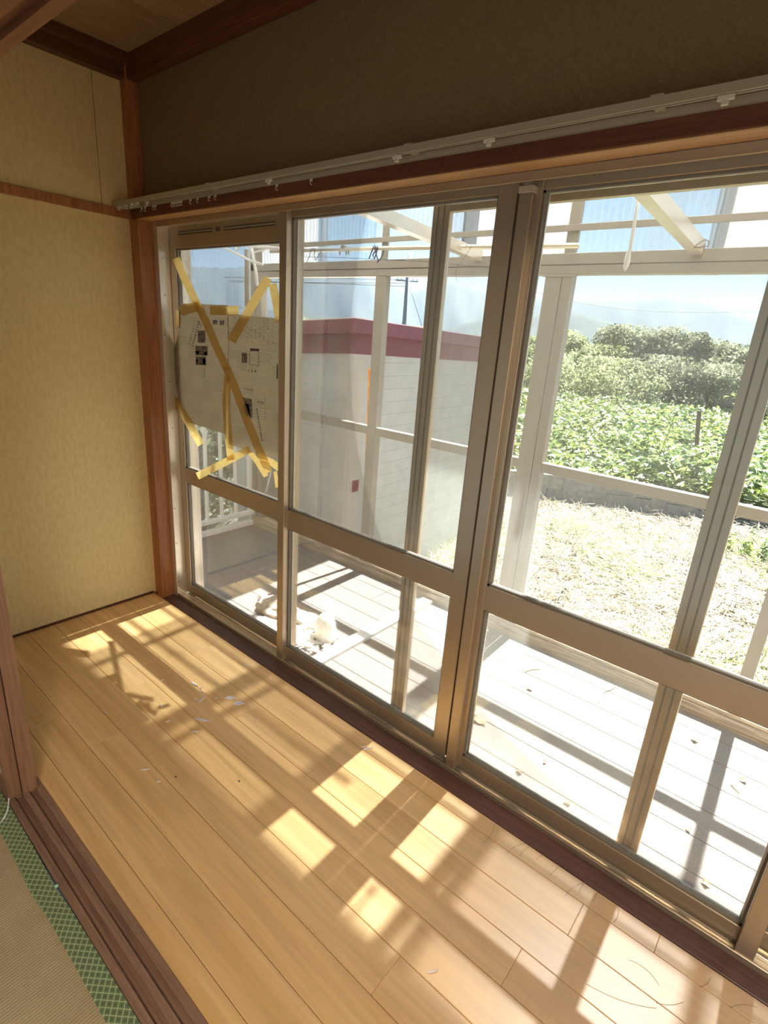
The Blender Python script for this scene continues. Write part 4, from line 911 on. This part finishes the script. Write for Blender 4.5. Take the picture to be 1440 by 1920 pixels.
for q, i in enumerate(front):
    o = bpy.data.objects.new('leaf', lme[q % 3 == 0]); COL.objects.link(o); o.parent = cf
    Zv = Vector(Nn[i]).normalized(); o.rotation_mode = 'QUATERNION'; o.rotation_quaternion = Zv.to_track_quat('Z', 'Y') @ Vector((0, 0, 1)).rotation_difference(Vector((0, 0, 1)))
    o.rotation_quaternion = Zv.to_track_quat('Z', 'Y'); o.rotation_quaternion.rotate(Matrix.Rotation(r.uniform(0, 6.28), 3, Zv))
    o.location = Vector(P[i]) - cf.location; o.scale = (sz[i],) * 3
# vine shoots sticking up
for (px, py, lab) in ((1350, 745, 'tall leafy shoot rising above the crop beside the screen frame'), (1265, 778, 'shorter leafy shoot rising above the crop left of the tall one')):
    b = onY(px, py + 45, 8.6); sv = empty('leafy_shoot', (b.x, b.y, b.z - .35), lab, 'plant')
    top = onY(px, py, 8.6); MB().tube([(b.x - .15, b.y, b.z - .3), ((b.x + top.x) / 2 - .05, b.y, (b.z + top.z) / 2), tuple(top)], .006, 5).build('stem', M['haygreen'], sv)
    rr = np.random.default_rng(px); k = 26; t_ = rr.uniform(0, 1, k); PP = np.stack([b.x - .15 + (top.x - b.x + .15) * t_ + rr.normal(0, .06, k), np.full(k, 8.6) + rr.normal(0, .05, k), b.z - .3 + (top.z - b.z + .3) * t_ + rr.normal(0, .04, k)], 1)
    V, Fi = leaves(PP, rr.uniform(.05, .08, k), np.stack([rr.normal(0, .6, k), rr.normal(-.5, .4, k), np.ones(k)], 1), px); np_mesh('foliage', V, Fi, M['leafy'], sv, off=sv.location)
tag(MB().tube([onY(1311, 770, 8.9) + Vector((0, 0, -.0)), onY(1311, 815, 8.9) + Vector((0, 0, -.15))], .03, 8).build('crop_stake', M['bark'], None), 'dark wooden stake standing in the crop', 'stake')
# weeds by the wall at right
wd = empty('weed_clump', (-.22, 6.6, ZG), 'leafy green weeds at the foot of the block wall, far right', 'plant')
for k in range(16):
    rr = np.random.default_rng(200 + k); bx_, by_ = -.30 + rr.normal(0, .22), 6.9 + rr.normal(0, .12); hh = rr.uniform(.15, .36); m = 12; t_ = np.linspace(.15, 1, m)
    a = rr.uniform(0, 6.28, m); PP = np.stack([bx_ + .02 * np.cos(a), by_ + .02 * np.sin(a), ZG + hh * t_], 1)
    V0 = LV * np.array([.45, 1.6, 1]); V, Fi = leaves(PP, np.full(m, .055), np.stack([np.cos(a) * .8, np.sin(a) * .8, np.ones(m)], 1), 300 + k, V0)
    np_mesh('weed_stem', V, Fi, M['leaf' if k % 2 else 'leafy'], wd, off=wd.location)

# ================================================================== STORAGE SHED
TH = math.radians(2.0); UX = Vector((-math.cos(TH), -math.sin(TH), 0)); UY = Vector((-math.sin(TH) * 1.0, math.cos(TH), 0)); UZ = Vector((0, 0, 1))
SW = Vector((-2.64, 2.775, ZG)); shd = empty('storage_shed', SW, 'white storage shed with sloping maroon roof fascia beside the porch', 'shed')
def sbox(n, u0, u1, v0, v1, z0, z1, mat, zs=None):
    """box in the shed's own frame (u to the left, v away from the house); zs lowers the far end"""
    V = []
    for u in (u0, u1):
        for v in (v0, v1):
            for z in (z0, z1): V.append(SW + UX * u + UY * v + UZ * (z - ZG + (0 if zs is None else -(u * .075 + v * .0285) * zs)))
    mb = MB(); mb.add(V, [(0, 1, 3, 2), (4, 6, 7, 5), (0, 4, 5, 1), (2, 3, 7, 6), (0, 2, 6, 4), (1, 5, 7, 3)]); return mb.build(n, M[mat], shd)
DW, DD = 1.25, 2.45
sbox('core', .005, DW - .005, .005, DD - .02, ZG, 1.36, 'shedtrim')
k = 0; z = ZG + .04
while z < 1.30:
    sbox('siding_board', .10, DW, 0, .03, z, z + .0953, 'siding'); sbox('siding_board', 0, .03, .10, DD, z, z + .0953, 'siding'); z += .0965
sbox('corner_trim', -.004, .105, -.006, .034, ZG, 1.35, 'shedtrim'); sbox('corner_trim', -.006, .036, .03, .16, ZG, 1.35, 'shedtrim'); sbox('corner_trim', -.005, .03, DD - .1, DD, ZG, 1.3, 'shedtrim')
sbox('frieze_band', -.008, DW, -.01, DD, 1.333, 1.49, 'red', zs=.9)
sbox('roof_fascia', -.11, DW + .1, -.09, DD + .1, 1.462, 1.549, 'red', zs=1)
sbox('roof_top', -.10, DW + .09, -.08, DD + .09, 1.549, 1.556, 'white', zs=1)
sbox('base_rail', -.01, DW, -.012, DD, ZG - .05, ZG + .04, 'concrete')
# red label on its side wall
def shed_side(px, py):
    r_ = ray(px, py); n_ = UX; t_ = (SW - Vector((0, 0, CAMZ))).dot(n_) / Vector(r_).dot(n_); return Vector((0, 0, CAMZ)) + Vector(r_) * t_
q = shed_side(665, 911) - SW; v_, z_ = q.dot(UY), q.z + ZG
sbox('label_plate', -.003, .0, v_ - .045, v_ + .045, z_ - .05, z_ + .05, 'white'); sbox('label_plate', -.006, -.001, v_ - .04, v_ + .04, z_ - .046, z_ + .046, 'redtag'); sbox('label_plate', -.008, -.003, v_ - .015, v_ + .015, z_ - .03, z_ + .03, 'red')
a, b = onY(694, 690, 2.76), onY(689, 832, 2.74)
tag(MB().tube([a, (a + b) / 2 + Vector((.004, 0, 0)), b, b + (b - a) * 1.6], .014, 8).build('orange_stake', M['orange'], None), 'weathered orange stake behind the thin porch post, against the shed', 'stake')

# ================================================================== TREES AND BUSHES
QV = np.array([(-.5, 0, 0), (0, -.5, .0), (.5, .1, .08), (.0, .6, 0)]); QF = [(0, 1, 2, 3)]
def tree(px, pyt, D, wpx, lab, mat, seed, zb=-1.0, nl=17000, name='bushy_tree', sq=1.0):
    top = atD(px, pyt, D); g = Vector((top.x, top.y, zb)); W_ = wpx / F * D * 1.05 / 2; H = top.z - zb
    e = empty(name, g, lab, 'tree', 'trees and bushes beyond the crop'); r = np.random.default_rng(seed)
    MB().tube([(g.x, g.y, zb - .3), (g.x + .05, g.y, zb + H * .3), (g.x - .05, g.y, zb + H * .62)], [.10, .075, .04], 7).build('trunk', M['bark'], e)
    nc = 34; C = []
    for i in range(nc):
        a = r.uniform(0, 6.28); q = r.uniform(0, 1) ** .5; h = r.uniform(.14, .92); sh_ = math.sin(min(1, (1 - h) * 1.7 + .12) * math.pi / 2)
        C.append((g.x + W_ * q * sh_ * math.cos(a), g.y + W_ * .8 * q * sh_ * math.sin(a), zb + H * h, W_ * r.uniform(.16, .40)))
    C.append((g.x, g.y, zb + H * .87, W_ * .22)); C = np.array(C); k = r.integers(0, len(C), nl); dv = r.normal(0, 1, (nl, 3)); dv /= np.linalg.norm(dv, axis=1)[:, None]
    P = C[k, :3] + dv * (C[k, 3] * r.uniform(.55, 1.22, nl))[:, None] * np.array([1, 1, .8])
    P[:, 2] = np.minimum(P[:, 2], top.z + .02 * r.normal(0, 1, nl)); P = P[P[:, 2] > zb]
    m = len(P); s_ = r.uniform(.05, .125, m) * D / 24 * sq; V, Fi = leaves(P, s_, dv[:m] * .8 + r.normal(0, .6, (m, 3)) + np.array([0, 0, .5]), seed + 1, QV, QF)
    np_mesh('crown', V, Fi, M[mat], e, 'stuff', off=e.location)
tree(1135, 648, 21, 150, 'pale feathery bush left of the dense tree row', 'bushy', 31)
tree(1085, 620, 24, 130, 'pale bush with feathery top beside the wide porch post', 'bushy', 32)
tree(1000, 632, 26, 150, 'pale bush seen between the window post and the porch post', 'bushy', 33)
tree(1205, 612, 22, 150, 'grey-green tree, tallest left one of the dense row', 'bush', 34)
tree(1262, 614, 22, 120, 'grey-green tree in the middle of the dense row', 'bush', 35)
tree(1312, 617, 23, 110, 'grey-green tree, right one of the dense row', 'bush', 36)
tree(1372, 640, 25, 130, 'lower grey-green tree beside the screen frame', 'bush', 37)
tree(1450, 640, 22, 170, 'dark green tree at the right edge of the view', 'bush', 38)
tree(1150, 672, 17.5, 190, 'low pale shrub in front of the tree row, left', 'bushy', 39, nl=14000)
tree(1250, 668, 18, 180, 'low grey-green shrub in front of the tree row, middle', 'bush', 40, nl=14000)
tree(1345, 682, 17, 170, 'low grey-green shrub in front of the tree row, right', 'bush', 41, nl=14000)
tree(1050, 665, 17.5, 190, 'low pale shrub behind the wide porch post', 'bushy', 42, nl=14000)
tree(950, 690, 19, 160, 'low shrub behind the middle window post', 'bushy', 43, nl=5000)
tree(1440, 720, 16, 130, 'low dark shrub at the right edge of the crop', 'bush', 44, nl=6000)
tree(575, 590, 30, 60, 'small yellow-green treetop over the shed roof', 'bushy', 45, nl=1500)
# greenery behind the left end sheets
for i, (x, y, h, w, lab, mt) in enumerate(((-4.7, 2.6, 1.9, .8, 'dark green shrub close behind the left corrugated sheets, nearer the house', 'bush'), (-6.2, 3.3, 1.6, 1.0, 'green shrub behind the left corrugated sheets, further left', 'leaf'), (-6.6, 4.6, 1.9, 1.2, 'green shrub behind the left corrugated sheets, farther from the house', 'bushy'))):
    e = empty('garden_shrub', (x, y, ZG), lab, 'shrub'); r = np.random.default_rng(70 + i); m = 3500; dv = r.normal(0, 1, (m, 3)); dv /= np.linalg.norm(dv, axis=1)[:, None]
    P = np.array([x, y, ZG + h * .5]) + dv * np.array([w, w, h * .5]) * r.uniform(.6, 1.0, m)[:, None]
    V, Fi = leaves(P, r.uniform(.04, .08, m), dv + r.normal(0, .5, (m, 3)), 80 + i); np_mesh('crown', V, Fi, M[mt], e, 'stuff', off=e.location)
    MB().tube([(x, y, ZG - .1), (x, y, ZG + h * .5)], .04, 6).build('trunk', M['bark'], e)

# ================================================================== POLE, WIRES, HOUSE, MOUNTAINS
D_ = 48; pb, ptp = atD(758, 606, D_), atD(763, 510, D_); up = empty('utility_pole', (pb.x, pb.y, -2.2), 'grey utility pole rising behind the shed roof', 'pole')
MB().tube([(pb.x, pb.y, -2.2), (pb.x, pb.y, ptp.z + 1.5)], [.21, .15], 10).build('mast', M['pole'], up, smooth=True)
ca_ = atD(763, 527, D_); dx = Vector((.79, .61, 0))
MB().obox(ca_, ((.79, .61, 0), (-.61, .79, 0), (0, 0, 1)), .95, .04, .04).build('crossarm', M['pole'], up)
for s_ in (-.8, -.45, .5, .85): MB().tube([ca_ + dx * s_, ca_ + dx * s_ + Vector((0, 0, .18))], .05, 6).build('insulator', M['white'], up)
def wire(name, pts, Ds, r_, lab):
    P = [atD(px, py, d_) for (px, py), d_ in zip(pts, Ds)]; tag(MB().tube(P, r_, 5).build(name, M['wire'], None, smooth=True), lab, 'cable')
wire('power_line', [(763, 525), (720, 523.5), (660, 522.5), (560, 521.5), (420, 520)], [48, 46, 44, 42, 40], .02, 'uppermost power line running left from the utility pole')
wire('power_line', [(763, 531), (720, 530.5), (640, 530), (560, 529.5), (430, 529)], [48, 46, 44, 42, 40], .02, 'middle power line running left from the utility pole')
wire('power_line', [(763, 537), (720, 535.5), (640, 532.5), (560, 530), (430, 526)], [48, 46, 44, 42, 40], .02, 'lowest power line running left from the utility pole')
wire('power_line', [(766, 533), (775, 560), (785, 592), (792, 616)], [48, 47.5, 47, 46.5], .02, 'slanting guy wire right of the utility pole')
wire('power_line', [(960, 533), (990, 543), (1030, 554), (1075, 564), (1120, 573), (1165, 579), (1230, 584), (1300, 585.5), (1370, 585), (1440, 583), (1560, 577)], [30] * 11, .011, 'sagging dark cable crossing the view in front of the mountains')
wire('hanging_line', [(540, 481), (640, 483), (700, 486), (760, 488)], [3.05, 2.9, 2.8, 2.7], .001, 'thin line strung below the laundry pole')
wire('hanging_line', [(720, 487), (790, 490), (850, 496), (900, 500), (960, 513), (1000, 520)], [2.9, 2.8, 2.75, 2.7, 2.65, 2.6], .001, 'thin sagging line strung across the porch beam')
hb = atD(776, 606, 40); hs = empty('far_house', (hb.x, hb.y, -2.2), 'small far house with dark hipped roof beyond the shed', 'house')
hx, hy = hb.x, hb.y
MB().box(hx - 1.6, hx + 1.6, hy - 1, hy + 2.5, -2.3, 1.55).build('house_wall', M['exterior'], hs)
mb = MB(); mb.add([(hx - 2, hy - 1.4, 1.5), (hx + 2, hy - 1.4, 1.5), (hx + 2, hy + 2.9, 1.5), (hx - 2, hy + 2.9, 1.5), (hx - .4, hy + .7, 2.15), (hx + .4, hy + .7, 2.15)], [(0, 1, 5, 4), (1, 2, 5), (2, 3, 4, 5), (3, 0, 4), (0, 3, 2, 1)]); mb.build('house_roof', M['bark'], hs)

def mountains(name, prof, D, depth, zb, seed, rough):
    """range of ridges with folded slopes, standing at its real distance"""
    r = np.random.default_rng(seed); xs_ = np.array([p[0] for p in prof], float); ys_ = np.array([p[1] for p in prof], float)
    nx, ny = 260, 26; PX = np.linspace(xs_[0], xs_[-1], nx); PY = np.interp(PX, xs_, ys_); ph_ = r.uniform(0, 6, 8); V = []
    for j in range(ny):
        v = j / (ny - 1)          # 0 foot (near) .. .8 ridge .. 1 behind
        for i in range(nx):
            d = D - depth * (1 - v / .8) if v <= .8 else D + depth * (v - .8)
            tp = atD(PX[i], PY[i], D); az = math.atan2(tp.y, tp.x); hh = tp.z - zb
            k = (v / .8) ** 1.25 if v <= .8 else 1 - (v - .8) * 2
            fold = math.sin(i * .21 + ph_[0] + v * 3) * math.sin(i * .083 + ph_[1]) + .6 * math.sin(i * .47 + ph_[2] - v * 5) + .35 * math.sin(i * 1.07 + ph_[3] + v * 9)
            z_ = zb + hh * k + rough * fold * math.sin(min(1, v / .8) * math.pi) * hh * .09 + hh * .012 * math.sin(i * 2.3 + ph_[4]) * (v > .5)
            V.append((d * math.cos(az), d * math.sin(az), z_))
    Fc = [(j * nx + i, j * nx + i + 1, (j + 1) * nx + i + 1, (j + 1) * nx + i) for j in range(ny - 1) for i in range(nx - 1)]
    o = np_mesh(name, V, Fc, M['mount'], kind='structure'); o.data.polygons.foreach_set('use_smooth', [True] * len(Fc)); return o
mountains('hills', [(-400, 470), (200, 490), (345, 498), (420, 503), (520, 497), (600, 503), (690, 512), (735, 533), (757, 545), (785, 541), (830, 534), (852, 531), (880, 538), (905, 547), (990, 558), (1075, 561), (1130, 566), (1190, 562), (1250, 557), (1272, 562), (1305, 560), (1350, 577), (1384, 590), (1440, 606), (1600, 640), (1900, 690)], 560, 170, -22, 5, 1.0)
mountains('hills_2', [(-400, 560), (300, 560), (380, 567), (440, 590), (560, 573), (600, 592), (650, 606), (800, 625), (900, 600), (950, 590), (1080, 585), (1130, 600), (1200, 622), (1320, 650), (1600, 690), (1900, 730)], 330, 90, -16, 9, .8)
# air haze over the valley
hm, ht, ho = NM('valley_haze'); vs_ = N(ht, 'ShaderNodeVolumeScatter', Density=.0006, Anisotropy=.1); vs_.inputs['Color'].default_value = (.50, .70, 1.0, 1); ht.links.new(vs_.outputs[0], ho.inputs['Volume'])
hz = MB().box(-1100, 700, 62, 900, -40, 75).build('valley_haze', hm, None); tag(hz, 'thin blue air haze lying over the valley before the mountains', 'haze', kind='stuff')
